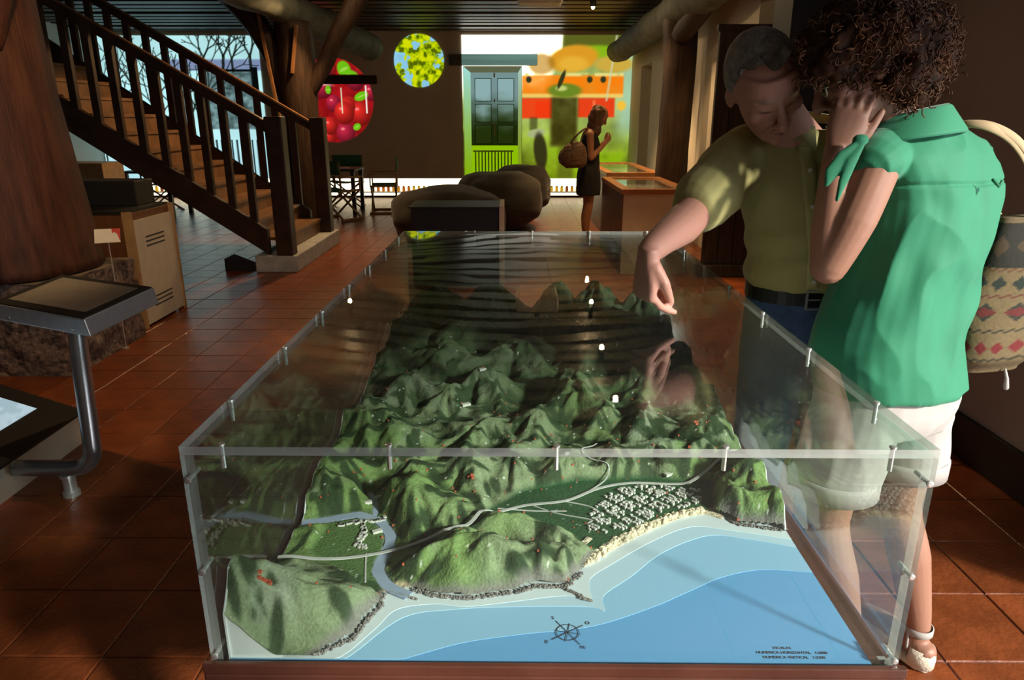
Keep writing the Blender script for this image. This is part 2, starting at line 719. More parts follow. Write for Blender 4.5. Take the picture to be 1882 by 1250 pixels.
# ---- ceiling with joists
ceiling = structure(MB().box((-8.3, -3.1, CEIL + .16), (3.0, 14.95, CEIL + .26)).build('ceiling', 'ceiling_plank'))
jm = None
for k in range(43):
    y = -2.85 + k * .415
    if jm is None:
        o = MB().box((-8.2, -.135, .06), (2.9, .135, .165)).build('joist', 'beam_timber', ceiling, bevel=.012)
        jm = o.data
        o.location = (0, y, CEIL)
    else:
        o = link_mesh('joist', jm, ceiling)
        o.location = (0, y, CEIL + random.uniform(-.012, .008))
        md = o.modifiers.new('bevel', 'BEVEL')
        md.width = .012

# ---- walls
ZT = CEIL + .16
NX0, NX1, NZ = -.95, .19, 2.50      # window niche in the back wall
wb = MB()
wb.box((-8.3, YB, .37), (NX0, YB + .45, ZT)).box((NX1, YB, .37), (3.0, YB + .45, ZT)).box((NX0, YB, NZ), (NX1, YB + .45, ZT))
wb.box((NX0, YB + .26, .37), (NX1, YB + .45, NZ))
wall_back = structure(wb.build('wall_back', 'plaster_tan'))
wall_left = structure(MB().box((-8.35, -3.1, 0), (-8.2, YB + .4, ZT)).build('wall_left', 'plaster_white'))
wall_front = structure(MB().box((-8.3, -3.25, 0), (3.0, -3.1, ZT)).build('wall_front', 'plaster_tan'))
DY0, DY1, DZ = -1.62, 1.72, 2.50     # glazed doorway the daylight comes through
wr = MB().box((2.1, -3.1, 0), (2.32, DY0, ZT)).box((2.1, DY1, 0), (2.32, 4.1, ZT)).box((2.1, DY0, DZ), (2.32, DY1, ZT))
wall_right = structure(wr.build('wall_right', 'plaster_grey'))
wall_right_recess = structure(MB().box((2.9, 4.1, 0), (3.05, 7.25, ZT)).box((2.1, 4.1, 0), (3.05, 4.16, ZT)).build('wall_recess', 'plaster_white'))
wf = MB().box((2.33, 7.25, 0), (3.05, 12.55, ZT)).box((2.33, 13.55, 0), (3.05, YB + .1, ZT))
wf.box((2.33, 12.55, 0), (3.05, 13.55, .62)).box((2.33, 12.55, 2.42), (3.05, 13.55, ZT)).box((2.75, 12.55, .62), (3.05, 13.55, 2.42))
wall_right_far = structure(wf.build('wall_far_right', 'plaster_white'))
structure(MB().box((2.075, DY1, 0), (2.1, 4.1, .2)).box((2.075, -3.1, 0), (2.1, DY0, .2)).build('baseboard_right', 'baseboard_black', bevel=.006))

# glazed double door in the doorway
door = structure(thing('door_1', None, None, (2.2, 0, 0)))
fr = MB()
for y in (DY0 + .04, DY1 - .04):
    fr.box((-.04, y - .04, 0), (.04, y + .04, DZ))
fr.box((-.04, DY0, DZ - .08), (.04, DY1, DZ)).box((-.04, DY0, 0), (.04, DY1, .05))
fr.build('door_frame', 'stair_timber', door, bevel=.004)
MB().box((-.004, DY0 + .08, .05), (.004, DY1 - .08, DZ - .08)).build('pane', 'window_glass', door)

# ---- lit channel along the foot of the back wall, jars standing in it
strip = thing('light_channel', 'glowing warm-white light channel along the foot of the back wall', 'light', (0, YB, 0))
MB().box((-8.2, .28, .005), (2.9, .30, .36)).build('diffuser', 'strip_glow', strip)
MB().box((-8.2, .02, .085), (2.33, .27, .10)).build('shelf', 'white_card', strip)
MB().box((-8.2, -.01, .0), (2.33, .02, .03)).build('lip', 'black_matte', strip)
jar_cols = [(.55, .14, .03), (.72, .25, .04), (.85, .45, .05), (.95, .72, .06), (.35, .10, .04), (.90, .60, .08)]
for i, c in enumerate(jar_cols):
    m_, nt, b_, _ = nodes_of('preserve_%d' % i)
    b_.inputs['Base Color'].default_value = (*c, 1)
    b_.inputs['Roughness'].default_value = .2
    b_.inputs['Emission Color'].default_value = (*c, 1)
    b_.inputs['Emission Strength'].default_value = 0
    b_.inputs['Transmission Weight'].default_value = .35
    MATS['preserve_%d' % i] = m_
jnames = ['dark orange', 'orange', 'amber', 'yellow', 'brown', 'golden']
jmesh = []
for i in range(6):
    o = MB().lathe([(.026, 0), (.032, .008), (.032, .082), (.024, .095)], 12).build('jar', 'preserve_%d' % i, smooth=True)
    lid = MB().lathe([(.025, .095), (.025, .112)], 12).build('lid', 'screw_steel')
    jmesh.append((o.data, lid.data))
    bpy.data.objects.remove(o)
    bpy.data.objects.remove(lid)
order = [4, 1, 1, 0, 2, 2, 1, 1, 3, 5, 3, 3, 5, 3, 4, 2, 5, 0, 1, 2, 2, 1, 5, 3]
xs = [-2.86 + .105 * k for k in range(41)] + [-7.95 + .105 * k for k in range(11)]
for k, x in enumerate(xs):
    i = order[k % len(order)]
    grp = 'jars in the lit channel' if k < 41 else 'jars in the lit channel behind the staircase'
    where = 'in the glowing wall channel' if k < 41 else 'in the glowing channel seen under the staircase'
    o = tag(link_mesh('preserve_jar', jmesh[i][0]), 'small jar of %s preserve standing %s' % (jnames[i], where), 'jar', grp + ', ' + jnames[i])
    o.location = (x, YB + .15, .1)
    link_mesh('lid', jmesh[i][1], o)

# ---- projected pictures on the back wall (pictures made of light)


def srgb(c):
    return np.array(c, dtype=float) ** 2.2


def picture(name, x0, x1, z0, z1, nx, nz, fn, label, y=YB - .012, hole=None, circle=None, parent=None, mat_name='projected_picture', nm=None):
    X, Z = np.meshgrid(np.linspace(x0, x1, nx), np.linspace(z0, z1, nz))
    keep = np.ones((nz - 1, nx - 1), bool)
    xc, zc = (X[:-1, :-1] + X[1:, 1:]) / 2, (Z[:-1, :-1] + Z[1:, 1:]) / 2
    if hole:
        keep &= ~((xc > hole[0]) & (xc < hole[1]) & (zc > hole[2]) & (zc < hole[3]))
    vs = [(a, y, c) for a, c in zip(X.ravel(), Z.ravel())]
    if circle:
        cx, cz, r = circle
        d = np.hypot(X - cx, Z - cz)
        keep &= np.hypot(xc - cx, zc - cz) < r
    fs = []
    for j in range(nz - 1):
        for i in range(nx - 1):
            if keep[j, i]:
                a = j * nx + i
                fs.append((a, a + 1, a + nx + 1, a + nx))
    me = bpy.data.meshes.new(name)
    me.from_pydata(vs, [], fs)
    paint(me, fn(X.ravel(), Z.ravel()))
    me.materials.append(MATS[mat_name])
    o = link_mesh(name, me, parent)
    if label:
        tag(o, label, 'projection')
    return o


def mixc(base, col, a):
    a = np.clip(a, 0, 1)[:, None]
    return base * (1 - a) + np.array(col)[None, :] * a


def blob(U, Q, cu, cq, ru, rq, soft=.25, ang=0.0):
    soft *= .7
    du, dq = U - cu, Q - cq
    c, s = math.cos(ang), math.sin(ang)
    r = np.hypot((du * c + dq * s) / ru, (-du * s + dq * c) / rq)
    return 1 - ss(1 - soft, 1 + soft, r)


def rect(U, Q, u0, u1, q0, q1, s=3):
    s *= .6
    return ss(u0 - s, u0 + s, U) * (1 - ss(u1 - s, u1 + s, U)) * ss(q0 - s, q0 + s, Q) * (1 - ss(q1 - s, q1 + s, Q))


def market(x, z):
    U = (x + .97) / 3.30 * 300
    Q = (3.06 - z) / 2.69 * 268
    n1, n2, n3 = fbm(U, Q, 40, 4, 3), fbm(U, Q, 18, 3, 9), fbm(U, Q, 70, 3, 21)
    g = ss(120, 268, Q)
    C = np.array([.62, .70, .38])[None, :] * (1 - g[:, None]) + np.array([.50, .60, .10])[None, :] * g[:, None]
    C = C * (.62 + .75 * n1)[:, None]
    C = mixc(C, (.52, .68, .08), ss(.5, .75, n1) * ss(170, 240, Q))
    C = mixc(C, (.24, .25, .10), ss(.52, .72, n3) * ss(120, 180, Q) * .7)
    C = mixc(C, (.66, .82, .70), ss(262, 292, U) * (1 - ss(150, 210, Q)) * .8)
    # pale sky area
    C = mixc(C, (1.6, 1.6, 1.5), (1 - ss(165, 185, U + .25 * Q)) * (1 - ss(62, 120, Q - .1 * (150 - U) * (U < 150))))
    C = mixc(C, (1.6, 1.6, 1.5), rect(U, Q, -10, 176, -10, 34, 4))
    # dark olive top right, green patch
    C = mixc(C, (.36, .38, .14), rect(U, Q, 178, 300, -10, 22, 8))
    C = mixc(C, (.52, .72, .10), blob(U, Q, 240, 30, 34, 12, .5) * .9)
    # golden pepper heaps
    C = mixc(C, (.86, .60, .16), blob(U, Q, 196, 42, 44, 24, .25, -.15))
    C = mixc(C, (.66, .46, .14), blob(U, Q, 140, 52, 24, 20, .35) * .8)
    C = mixc(C, (.80, .66, .26), blob(U, Q, 268, 52, 34, 15, .4))
    C = mixc(C, (.95, .78, .30), blob(U, Q, 196, 52, 26, 14, .6) * .5)
    # orange awning
    C = mixc(C, (.98, .50, .08), rect(U, Q, 106, 286, 72, 108, 4) * (.75 + .3 * n2))
    C = mixc(C, (.95, .78, .38), rect(U, Q, 106, 286, 106, 113, 3))
    C = mixc(C, (.90, .85, .50), rect(U, Q, 110, 286, 68, 74, 3) * ss(.45, .6, n2))
    C = mixc(C, (.92, .28, .12), rect(U, Q, 106, 160, 114, 152, 3))
    C = mixc(C, (.95, .22, .08), rect(U, Q, 130, 160, 120, 150, 3) * .7)
    C = mixc(C, (.90, .26, .12), rect(U, Q, 206, 272, 114, 150, 4))
    C = mixc(C, (.95, .42, .25), rect(U, Q, 232, 238, 118, 148, 3))
    for cu in (118, 226, 250):
        C = mixc(C, (.20, .22, .14), blob(U, Q, cu, 80, 5, 6, .4))
    # dark stall in the middle with a green pepper
    C = mixc(C, (.24, .22, .08), rect(U, Q, 158, 206, 112, 205, 9) * (.75 + .3 * n2))
    C = mixc(C, (.30, .28, .12), rect(U, Q, 172, 200, 200, 268, 10) * .55)
    C = mixc(C, (.42, .52, .16), blob(U, Q, 182, 100, 30, 13, .35))
    C = mixc(C, (.75, .80, .45), blob(U, Q, 176, 96, 10, 5, .6))
    C = mixc(C, (.22, .22, .12), blob(U, Q, 176, 80, 4, 18, .4, .35))
    # walking legs
    C = mixc(C, (.20, .18, .10), rect(U, Q, 120, 134, 150, 175, 5) * .6)
    C = mixc(C, (.66, .70, .50), blob(U, Q, 132, 180, 16, 8, .4, -.2))
    C = mixc(C, (.18, .16, .10), blob(U, Q, 140, 215, 12, 36, .3, -.1) * .9)
    C = mixc(C, (.22, .18, .12), blob(U, Q, 142, 255, 7, 22, .3) * .8)
    C = mixc(C, (.80, .82, .66), rect(U + .12 * (Q - 60), Q, 262, 266, 0, 120, 2) * .7)
    C = mixc(C, (.95, .75, .25), blob(U, Q, 284, 128, 8, 9, .5))
    return np.clip(C, 0, 2) ** 2.2


picture('projected_market_picture', -.97, 2.33, .375, 3.06, 230, 190, market,
        'projected picture of orange and red market stall on back wall', hole=(NX0 - .01, NX1 + .01, 0, NZ))


def leaves(x, z):
    U, Q = (x + 1.80) / .485, (z - 2.606) / .485
    n1, n2 = fbm(U, Q, .35, 4, 5), fbm(U, Q, .16, 3, 8)
    C = np.tile(np.array([.55, .80, .92]), (len(U), 1)) * (.9 + .2 * n1)[:, None]
    m_ = ss(.42, .50, n1 + .55 * (1 - np.hypot(U * .75 - .14, Q * .6 + .0)) - .27 + .12 * n2)
    C = mixc(C, (.62, .72, .02), m_)
    C = mixc(C, (.82, .86, .05), m_ * ss(.5, .65, n2))
    C = mixc(C, (.30, .36, .03), m_ * (1 - ss(.36, .46, n2)) * .9)
    return C ** 2.2


picture('projected_leaf_picture', -2.30, -1.30, 2.10, 3.10, 180, 180, leaves,
        'round projected picture of yellow-green leaves against blue sky', circle=(-1.80, 2.600, .485))


def berries(x, z):
    U, Q = (x + 3.52) / .8, (z - 1.87) / .8
    n1 = fbm(U, Q, .3, 3, 4)
    C = np.tile(np.array([.66, .10, .12]), (len(U), 1)) * (.7 + .5 * n1)[:, None]
    r = np.random.default_rng(5)
    for k in range(26):
        cu, cq, rr = r.uniform(-.95, .95), r.uniform(-.95, .8), r.uniform(.16, .27)
        a = blob(U, Q, cu, cq, rr, rr * 1.1, .12)
        sh = np.hypot((U - cu + rr * .3), (Q - cq - rr * .35)) / rr
        col = np.array([.86, .18, .16]) if k % 3 else np.array([.72, .16, .26])
        cc = col[None, :] * (1.15 - .45 * np.clip(sh, 0, 1.6))[:, None]
        C = C * (1 - a[:, None]) + cc * a[:, None]
        C = mixc(C, (.98, .62, .60), blob(U, Q, cu - rr * .3, cq + rr * .4, rr * .2, rr * .14, .6) * .7)
    C = mixc(C, (.95, .80, .78), blob(U, Q, -.45, .42, .45, .05, .5, -.15) * .7)
    for cu, cq, ru, rq, an in ((.32, .72, .16, .2, .4), (.50, .55, .2, .14, -.5), (.70, .1, .18, .1, .4), (.55, -.62, .1, .08, .6), (-.1, .25, .07, .1, 0)):
        C = mixc(C, (.42, .74, .10), blob(U, Q, cu, cq, ru, rq, .2, an))
        C = mixc(C, (.70, .90, .40), blob(U, Q, cu, cq, ru * .7, rq * .2, .5, an) * .6)
    C = mixc(C, (.95, .90, .85), rect(U, Q, .80, .84, -.3, .35, .012))
    C = mixc(C, (.85, .85, .7), rect(U, Q, .20, .23, -.3, .3, .012))
    C = mixc(C, (.10, .02, .03), rect(U, Q, -.9, .9, .41, .60, .02) * .86)
    return C ** 2.2


picture('projected_berry_picture', -4.33, -2.71, 1.06, 2.68, 190, 190, berries,
        'round projected picture of red berries and green leaves', circle=(-3.52, 1.87, .79))


def winter(x, z):
    U, Q = (x + 8.18) / 3.30 * 292, (3.05 - z) / 2.68 * 265
    n1 = fbm(U, Q, 60, 3, 2)
    C = np.tile(np.array([.74, .95, .96]), (len(U), 1)) * (.86 + .22 * n1)[:, None]
    C = mixc(C, (.42, .45, .62), rect(U, Q, 130, 300, 42, 62, 4) * .8)
    C = mixc(C, (.70, .88, .92), ss(150, 240, Q) * .6)
    r = np.random.default_rng(11)

    def branch(u, q, ang, ln, w, dep):
        nonlocal C
        u2, q2 = u + ln * math.sin(ang), q - ln * math.cos(ang)
        d = seg_dist(U, Q, [(u, q), (u2, q2)])
        C = mixc(C, (.10, .12, .10), (1 - ss(w * .5, w * .5 + 1.0, d)) * .9)
        if dep > 0:
            for s in (-1, 1):
                branch(u2, q2, ang + s * r.uniform(.15, .55), ln * r.uniform(.6, .85), w * .62, dep - 1)
    for u in range(8, 292, 24):
        branch(u + r.uniform(-6, 6), 230 if u < 190 else 64, r.uniform(-.12, .12), r.uniform(55, 85) * (1 if u < 190 else .35), r.uniform(2.2, 4.2), 4)
    # dark recess of a window with bars
    C = mixc(C, (.05, .07, .07), rect(U, Q, 196, 284, 60, 64, 1) + rect(U, Q, 274, 286, 56, 265, 1))
    C = mixc(C, (.16, .20, .20), rect(U, Q, 196, 276, 64, 170, 3) * .75 * (.4 + fbm(U, Q, 9, 3, 6)))
    for u in range(200, 282, 9):
        C = mixc(C, (.12, .16, .18), rect(U, Q, u, u + 3, 190, 265, 1))
    return np.clip(C, 0, 1.2) ** 2.2


picture('projected_winter_trees_picture', -8.18, -4.88, .375, 3.05, 220, 180, winter,
        'projected picture of bare winter trees behind the staircase')

# ---- window niche: splayed reveals, grey shutters, lintel, radiator; projected light painted on
niche = thing('shuttered_window', 'grey panelled window shutters in a deep niche with projected green light painted on', 'window', (0, YB, 0))


def reveal_col(top, mid, bot):  # projected light on the niche walls, painted as a glowing gradient
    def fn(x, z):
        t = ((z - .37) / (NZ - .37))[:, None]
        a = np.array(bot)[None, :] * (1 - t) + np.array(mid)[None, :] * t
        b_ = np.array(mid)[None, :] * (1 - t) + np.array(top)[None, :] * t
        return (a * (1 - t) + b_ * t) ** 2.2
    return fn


def painted_quad(name, p, fn, parent, n=24):
    """p = 4 corners (bl, br, tr, tl); glows with projected light painted as colour"""
    vs, fs = [], []
    for j in range(n + 1):
        for i in range(3):
            s, t = i / 2, j / n
            a = V(p[0]).lerp(V(p[1]), s)
            b_ = V(p[3]).lerp(V(p[2]), s)
            vs.append(a.lerp(b_, t))
    for j in range(n):
        for i in range(2):
            a = j * 3 + i
            fs.append((a, a + 1, a + 4, a + 3))
    me = bpy.data.meshes.new(name)
    me.from_pydata(vs, [], fs)
    arr = np.array(vs)
    paint(me, fn(arr[:, 0], arr[:, 2]))
    me.materials.append(MATS['projected_picture'])
    return link_mesh(name, me, parent)


SX0, SX1, SZ0, SZ1 = -.82, .12, 1.01, 2.40
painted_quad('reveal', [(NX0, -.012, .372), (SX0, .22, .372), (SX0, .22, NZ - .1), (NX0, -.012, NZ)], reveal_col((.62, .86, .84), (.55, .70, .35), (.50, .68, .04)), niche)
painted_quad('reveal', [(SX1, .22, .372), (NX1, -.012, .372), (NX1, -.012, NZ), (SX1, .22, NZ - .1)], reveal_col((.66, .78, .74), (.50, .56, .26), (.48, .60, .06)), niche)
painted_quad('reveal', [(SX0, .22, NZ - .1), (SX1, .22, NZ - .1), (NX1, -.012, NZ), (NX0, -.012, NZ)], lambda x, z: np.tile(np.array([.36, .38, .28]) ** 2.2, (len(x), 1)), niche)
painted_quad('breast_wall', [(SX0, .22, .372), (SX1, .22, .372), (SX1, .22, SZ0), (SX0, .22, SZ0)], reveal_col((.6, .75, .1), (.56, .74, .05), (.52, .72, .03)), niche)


def shutter_col(k):  # projected light fading down the shutters, put into a glowing colour
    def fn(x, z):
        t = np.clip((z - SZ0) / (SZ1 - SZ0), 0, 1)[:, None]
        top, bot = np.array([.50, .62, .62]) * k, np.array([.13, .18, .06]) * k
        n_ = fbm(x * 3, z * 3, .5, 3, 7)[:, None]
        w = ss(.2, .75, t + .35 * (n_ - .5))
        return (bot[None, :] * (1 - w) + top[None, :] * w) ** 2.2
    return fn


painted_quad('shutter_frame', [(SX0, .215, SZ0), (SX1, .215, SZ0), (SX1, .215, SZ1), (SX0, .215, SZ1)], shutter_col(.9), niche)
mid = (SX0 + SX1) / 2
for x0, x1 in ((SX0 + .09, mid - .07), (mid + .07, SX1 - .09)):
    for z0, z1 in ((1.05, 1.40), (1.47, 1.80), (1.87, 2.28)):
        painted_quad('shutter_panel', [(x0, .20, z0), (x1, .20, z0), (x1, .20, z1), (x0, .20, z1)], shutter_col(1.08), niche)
        MB().box((x0 - .012, .20, z0 - .012), (x1 + .012, .213, z0)).box((x0 - .012, .20, z1), (x1 + .012, .213, z1 + .012)) \
            .box((x0 - .012, .20, z0), (x0, .213, z1)).box((x1, .20, z0), (x1 + .012, .213, z1)).build('moulding', 'black_matte', niche)
MB().box((mid - .012, .19, 1.2), (mid + .012, .215, 1.45)).box((mid - .012, .19, 1.85), (mid + .012, .215, 1.9)).box((mid - .015, .19, 2.31), (mid + .015, .215, 2.39)).build('bolt', 'pale_wood', niche)
tag(MB().box((-1.22, YB - .10, 2.51), (.49, YB + .02, 2.715)).build('lintel_beam', 'lintel_wood', bevel=.015),
    'grey weathered timber lintel above the shuttered window', 'beam')
tag(MB().box((-4.05, YB - .09, 2.17), (-2.63, YB - .02, 2.33)).build('lintel_beam', 'old_timber', bevel=.015),
    'dark timber lintel crossing the projected berry picture', 'beam')
painted_quad('lintel_light_paint', [(-.97, -.104, 2.512), (.485, -.104, 2.512), (.485, -.104, 2.713), (-.97, -.104, 2.713)],  # glowing sheet standing in for projected light on the lintel
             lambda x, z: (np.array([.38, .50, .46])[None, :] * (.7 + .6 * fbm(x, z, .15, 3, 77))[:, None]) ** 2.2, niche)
rad = thing('radiator', 'cast radiator with narrow upright ribs under the grey shutters', 'radiator', (0, YB, 0))
for k in range(12):
    x = -.74 + k * .066
    MB().tube([(x, .16, .40), (x, .16, .90)], .014, 8).build('rib', 'radiator_paint', rad, smooth=True)
for z in (.90, .42):
    MB().tube([(-.78, .16, z), (.02, .16, z)], .016, 8).build('header_pipe', 'radiator_paint', rad, smooth=True)

# ---- timber frame of the building


def rough_bar(name, pts, radii, mat_name, label=None, cat=None, parent=None, n=14, amp=.03, sq=1.0, seed=0):
    P = catmull(pts, 5)
    R = np.interp(np.linspace(0, len(pts) - 1, len(P)), range(len(pts)), radii)
    v, f = tube_geo(P, list(R), n, False, sq)
    v = [p + V((noise.noise(p * 2.5 + V((seed, 0, 0))), noise.noise(p * 2.5 + V((0, seed + 9, 0))), noise.noise(p * 2.5 + V((0, 5, seed))))) * amp for p in map(V, v)]
    o = MB().add(v, f).build(name, mat_name, parent, smooth=True)
    if label:
        tag(o, label, cat)
    return o


post = thing('timber_post', 'dark timber post with forked braces and log beam behind the staircase', 'post', (-2.72, 9.5, 0))
rough_bar('shaft', [(0, 0, 0), (0, 0, 1), (.01, 0, 2.2), (0, 0, 2.66)], [.21, .22, .24, .22], 'old_timber', parent=post, n=10, amp=.02)
rough_bar('brace', [(.1, -.02, 1.75), (.35, -.02, 2.15), (.62, -.02, 2.6), (.88, -.02, 3.0)], [.09, .11, .12, .13], 'old_timber', parent=post, n=8, amp=.02, seed=2)
rough_bar('brace', [(-.12, -.02, 1.6), (-.22, -.02, 2.1), (-.42, -.02, 2.6), (-.74, -.02, 2.98)], [.09, .12, .14, .16], 'old_timber', parent=post, n=8, amp=.02, seed=3)
MB().bar((-.18, -.26, 1.5), (-.36, -.26, 3.0), .05, .03).build('brace_batten', 'handrail_timber', post)
MB().bar((.02, -.25, 2.05), (.12, -.25, 2.6), .06, .03).build('brace_batten', 'handrail_timber', post)
rough_bar('log_beam', [(-.23, -4.5, 2.86), (-.13, -1.3, 2.84), (.06, 1.5, 2.78), (.26, 3.6, 2.72), (.28, 3.8, 2.71)], [.19, .2, .22, .21, .14], 'pale_beam',
          parent=post, amp=.05)
frm = thing('braced_timber_post', 'dark timber post beside the showcases carrying a rough grey beam', 'post', (2.0, 9.1, 0))
rough_bar('wall_plate_beam', [(.02, -2.1, 2.80), (0, 0, 2.78), (0, 1.9, 2.76), (.02, 5.4, 2.74)], [.2, .21, .2, .2], 'pale_beam', parent=frm, amp=.05, seed=6)
rough_bar('shaft', [(.01, 0, 0), (0, 0, 1.0), (.02, 0, 2.0), (0, 0, 2.66)], [.2, .19, .19, .2], 'old_timber', parent=frm, n=6, amp=.015, seed=8)
rough_bar('brace', [(-.02, -.15, 2.45), (.03, -.9, 2.7), (.05, -1.5, 2.95)], [.12, .14, .15], 'old_timber', parent=frm, n=8, amp=.02, seed=12)
tag(MB().box((2.33, 6.9, 2.66), (2.95, 7.2, 2.9)).build('tie_beam', 'pale_beam', bevel=.02), 'short pale beam above the tall plank door', 'beam')

# big trunk-like post at left on its granite plinth
tr = thing('trunk_post', 'massive rough tree-trunk post standing on the granite plinth', 'post', (-3.22, 4.5, .585))
tv, tf = [], []
n, hN = 40, 40
for j in range(hN + 1):
    z = 2.49 * j / hN
    for k in range(n):
        a = 2 * PI * k / n
        r = .455 + .05 * math.cos(z * 1.5 + .4) - .02 * z + .03 * math.exp(-z * 6)
        q = V((math.cos(a), math.sin(a), z))
        r += .045 * noise.noise(V((q.x * 1.6, q.y * 1.6, z * 1.1))) + .018 * noise.noise(V((q.x * 7, q.y * 7, z * 1.2)))
        tv.append((q.x * r, q.y * r, z))
for j in range(hN):
    for k in range(n):
        tf.append((j * n + k, j * n + (k + 1) % n, (j + 1) * n + (k + 1) % n, (j + 1) * n + k))
tf += [tuple(reversed(range(n))), tuple(hN * n + k for k in range(n))]
MB().add(tv, tf).build('shaft', 'trunk_timber', tr, smooth=True)
rough_bar('brace', [(.30, -.22, 1.30), (.40, -.26, 1.62), (.52, -.30, 2.0), (.66, -.34, 2.48)], [.05, .10, .13, .15], 'trunk_timber', parent=tr, n=8, amp=.01, seed=4)
for (x, z, s) in ((.12, .95, .05), (-.02, 1.55, .06), (.30, 1.25, .035)):
    a = math.atan2(-math.sqrt(max(.0, .19 - x * x)), x)
    c = V((math.cos(a) * .452, math.sin(a) * .452, z))
    d = V((math.cos(a), math.sin(a), 0))
    t_ = V((-d.y, d.x, 0))
    MB().add([c + t_ * s - d * .03, c - t_ * s - d * .03, c - d * .03 - V((0, 0, s * 1.5)), c + t_ * s * .9 + d * .03 + V((0, 0, .004)), c - t_ * s * .9 + d * .03 + V((0, 0, .004)), c - V((0, 0, s * 1.3)) + d * .012],
             [(0, 1, 4, 3), (3, 4, 5), (0, 3, 5, 2), (1, 2, 5, 4), (0, 2, 1)]).build('branch_stub', 'trunk_timber', tr)
# plinth: rough hewn block with flatter top
pv = thing('granite_plinth', 'rough speckled granite plinth under the tree-trunk post', 'plinth', (-3.42, 4.49, 0))
bm = bmesh.new()
bmesh.ops.create_cube(bm, size=1)
bmesh.ops.scale(bm, vec=(1.48, .86, .575), verts=bm.verts)
bmesh.ops.translate(bm, vec=(0, 0, .2875), verts=bm.verts)
bmesh.ops.subdivide_edges(bm, edges=bm.edges, cuts=26, use_grid_fill=True)
for v_ in bm.verts:
    p = v_.co
    k = .012 if p.z > .57 else .03
    if p.z > .005:
        v_.co += V((noise.noise(p * 9), noise.noise(p * 9 + V((7, 0, 0))), .4 * noise.noise(p * 9 + V((0, 7, 0))))) * k
me = bpy.data.meshes.new('block')
bm.to_mesh(me)
bm.free()
me.materials.append(MATS['granite'])
me.materials.append(MATS['granite_top'])
for pl in me.polygons:
    if pl.normal.z > .8 and pl.center.z > .55:
        pl.material_index = 1
link_mesh('block', me, pv)

# ---- staircase
st = thing('staircase', 'dark wooden staircase with slatted balustrade rising to the left', 'staircase', (0, 0, 0))
YN, YF = 7.25, 8.85
zb = lambda x: .418 + .69 * (-2.998 - x)
zr = lambda x: 1.565 + .585 * (-2.566 - x)
for y in (YN, YF):
    x0, x1 = -2.50, -5.9
    mb = MB()
    vs = []
    for yy in (y - .04, y + .04):
        vs += [(x0, yy, max(.17, zb(x0))), (x1, yy, zb(x1)), (x1, yy, zb(x1) + .33), (x0, yy, zb(x0) + .36)]
    mb.add(vs, [(0, 1, 2, 3), (7, 6, 5, 4), (0, 4, 5, 1), (1, 5, 6, 2), (2, 6, 7, 3), (3, 7, 4, 0)])
    mb.build('stringer', 'stair_timber', st, bevel=.008)
    MB().bar((-2.40, y, zr(-2.40) - .045), (-5.3, y, zr(-5.3) - .045), .075, .09).build('handrail', 'stair_timber', st, bevel=.01)
    MB().bar((-2.40, y, zr(-2.40) + .006), (-5.3, y, zr(-5.3) + .006), .07, .02).build('rail_cap', 'handrail_timber', st, bevel=.004)
    MB().box((-2.415, y - .085, .17), (-2.245, y + .085, 1.535)).build('newel_post', 'stair_timber', st, bevel=.012)
    x = -2.63
    while x > -5.2:
        z0 = zb(x) + .28
        MB().box((x - .036, y - .03, z0), (x + .036, y + .03, zr(x) - .07)).build('baluster', 'stair_timber', st, bevel=.005)
        x -= .203
for k in range(11):
    xs_, zt = -2.36 - .253 * k, .17 + .1745 * (k + 1)
    MB().box((xs_ - .30, YN + .04, zt - .035), (xs_, YF - .04, zt)).build('tread', 'tread_timber', st, bevel=.004)
    MB().box((xs_ - .045, YN + .04, zt - .1745), (xs_ - .02, YF - .04, zt - .035)).build('riser', 'tread_timber', st)
tag(MB().box((-2.64, 7.16, 0), (-2.21, 9.05, .17)).build('stone_step', 'block_stone', bevel=.01), 'pale grey stone step at the foot of the staircase', 'step')
tag(MB().add([(-2.98, 7.22, 0), (-2.66, 7.22, 0), (-2.98, 7.22, .13), (-2.98, 7.5, 0), (-2.66, 7.5, 0), (-2.98, 7.5, .13)],
             [(0, 1, 2), (5, 4, 3), (0, 3, 4, 1), (1, 4, 5, 2), (2, 5, 3, 0)]).build('stair_wedge', 'black_matte'), 'small black wedge block on floor beside the stone step', 'wedge')

# ---- tall plank door, black column
pdr = thing('plank_door', 'tall dark plank door panel leaning upright behind the man', 'door', (0, 7.0, 0))
for k in range(5):
    MB().box((1.90 + k * .15, -.03 + .006 * (k % 2), .12), (2.045 + k * .15, .03, 2.30)).build('plank', 'plank_door', pdr, bevel=.006)
MB().box((1.86, -.09, 0), (2.70, .06, .12)).build('plinth', 'plank_door', pdr, bevel=.008)
MB().box((1.88, -.035, 2.28), (2.67, .04, 2.335)).build('top_rail', 'plank_door', pdr, bevel=.006)
tag(MB().box((1.56, 4.28, 0), (2.095, 4.60, ZT - .17)).build('black_column', 'black_matte', bevel=.01), 'tall black column where the grey wall ends', 'column')

# ---- spotlights under the ceiling


def ceiling_spot(x, y, target, energy, label, color=(1.0, .62, .28), size=1.1, blend=.5):
    t = thing('ceiling_spotlight', label, 'lamp', (x, y, 0), group=None)
    MB().lathe([(.03, 3.0), (.03, 3.09)], 12).build('mount', 'black_matte', t)
    MB().lathe([(.034, 2.93), (.042, 2.95), (.042, 3.0), (.02, 3.01)], 14).build('housing', 'black_matte', t, smooth=True)
    v, f = ball_geo((0, 0, 2.925), .024, 12)
    MB().add(v, f).build('bulb', 'bulb_glow', t, smooth=True)
    if energy:
        L_ = add_light('spot_beam', 'SPOT', (0, 0, 2.885), energy, color, direction=V(target) - V((x, y, 2.885)), spot_size=size, spot_blend=blend, shadow_soft_size=.03)
        L_.parent = t
    return t


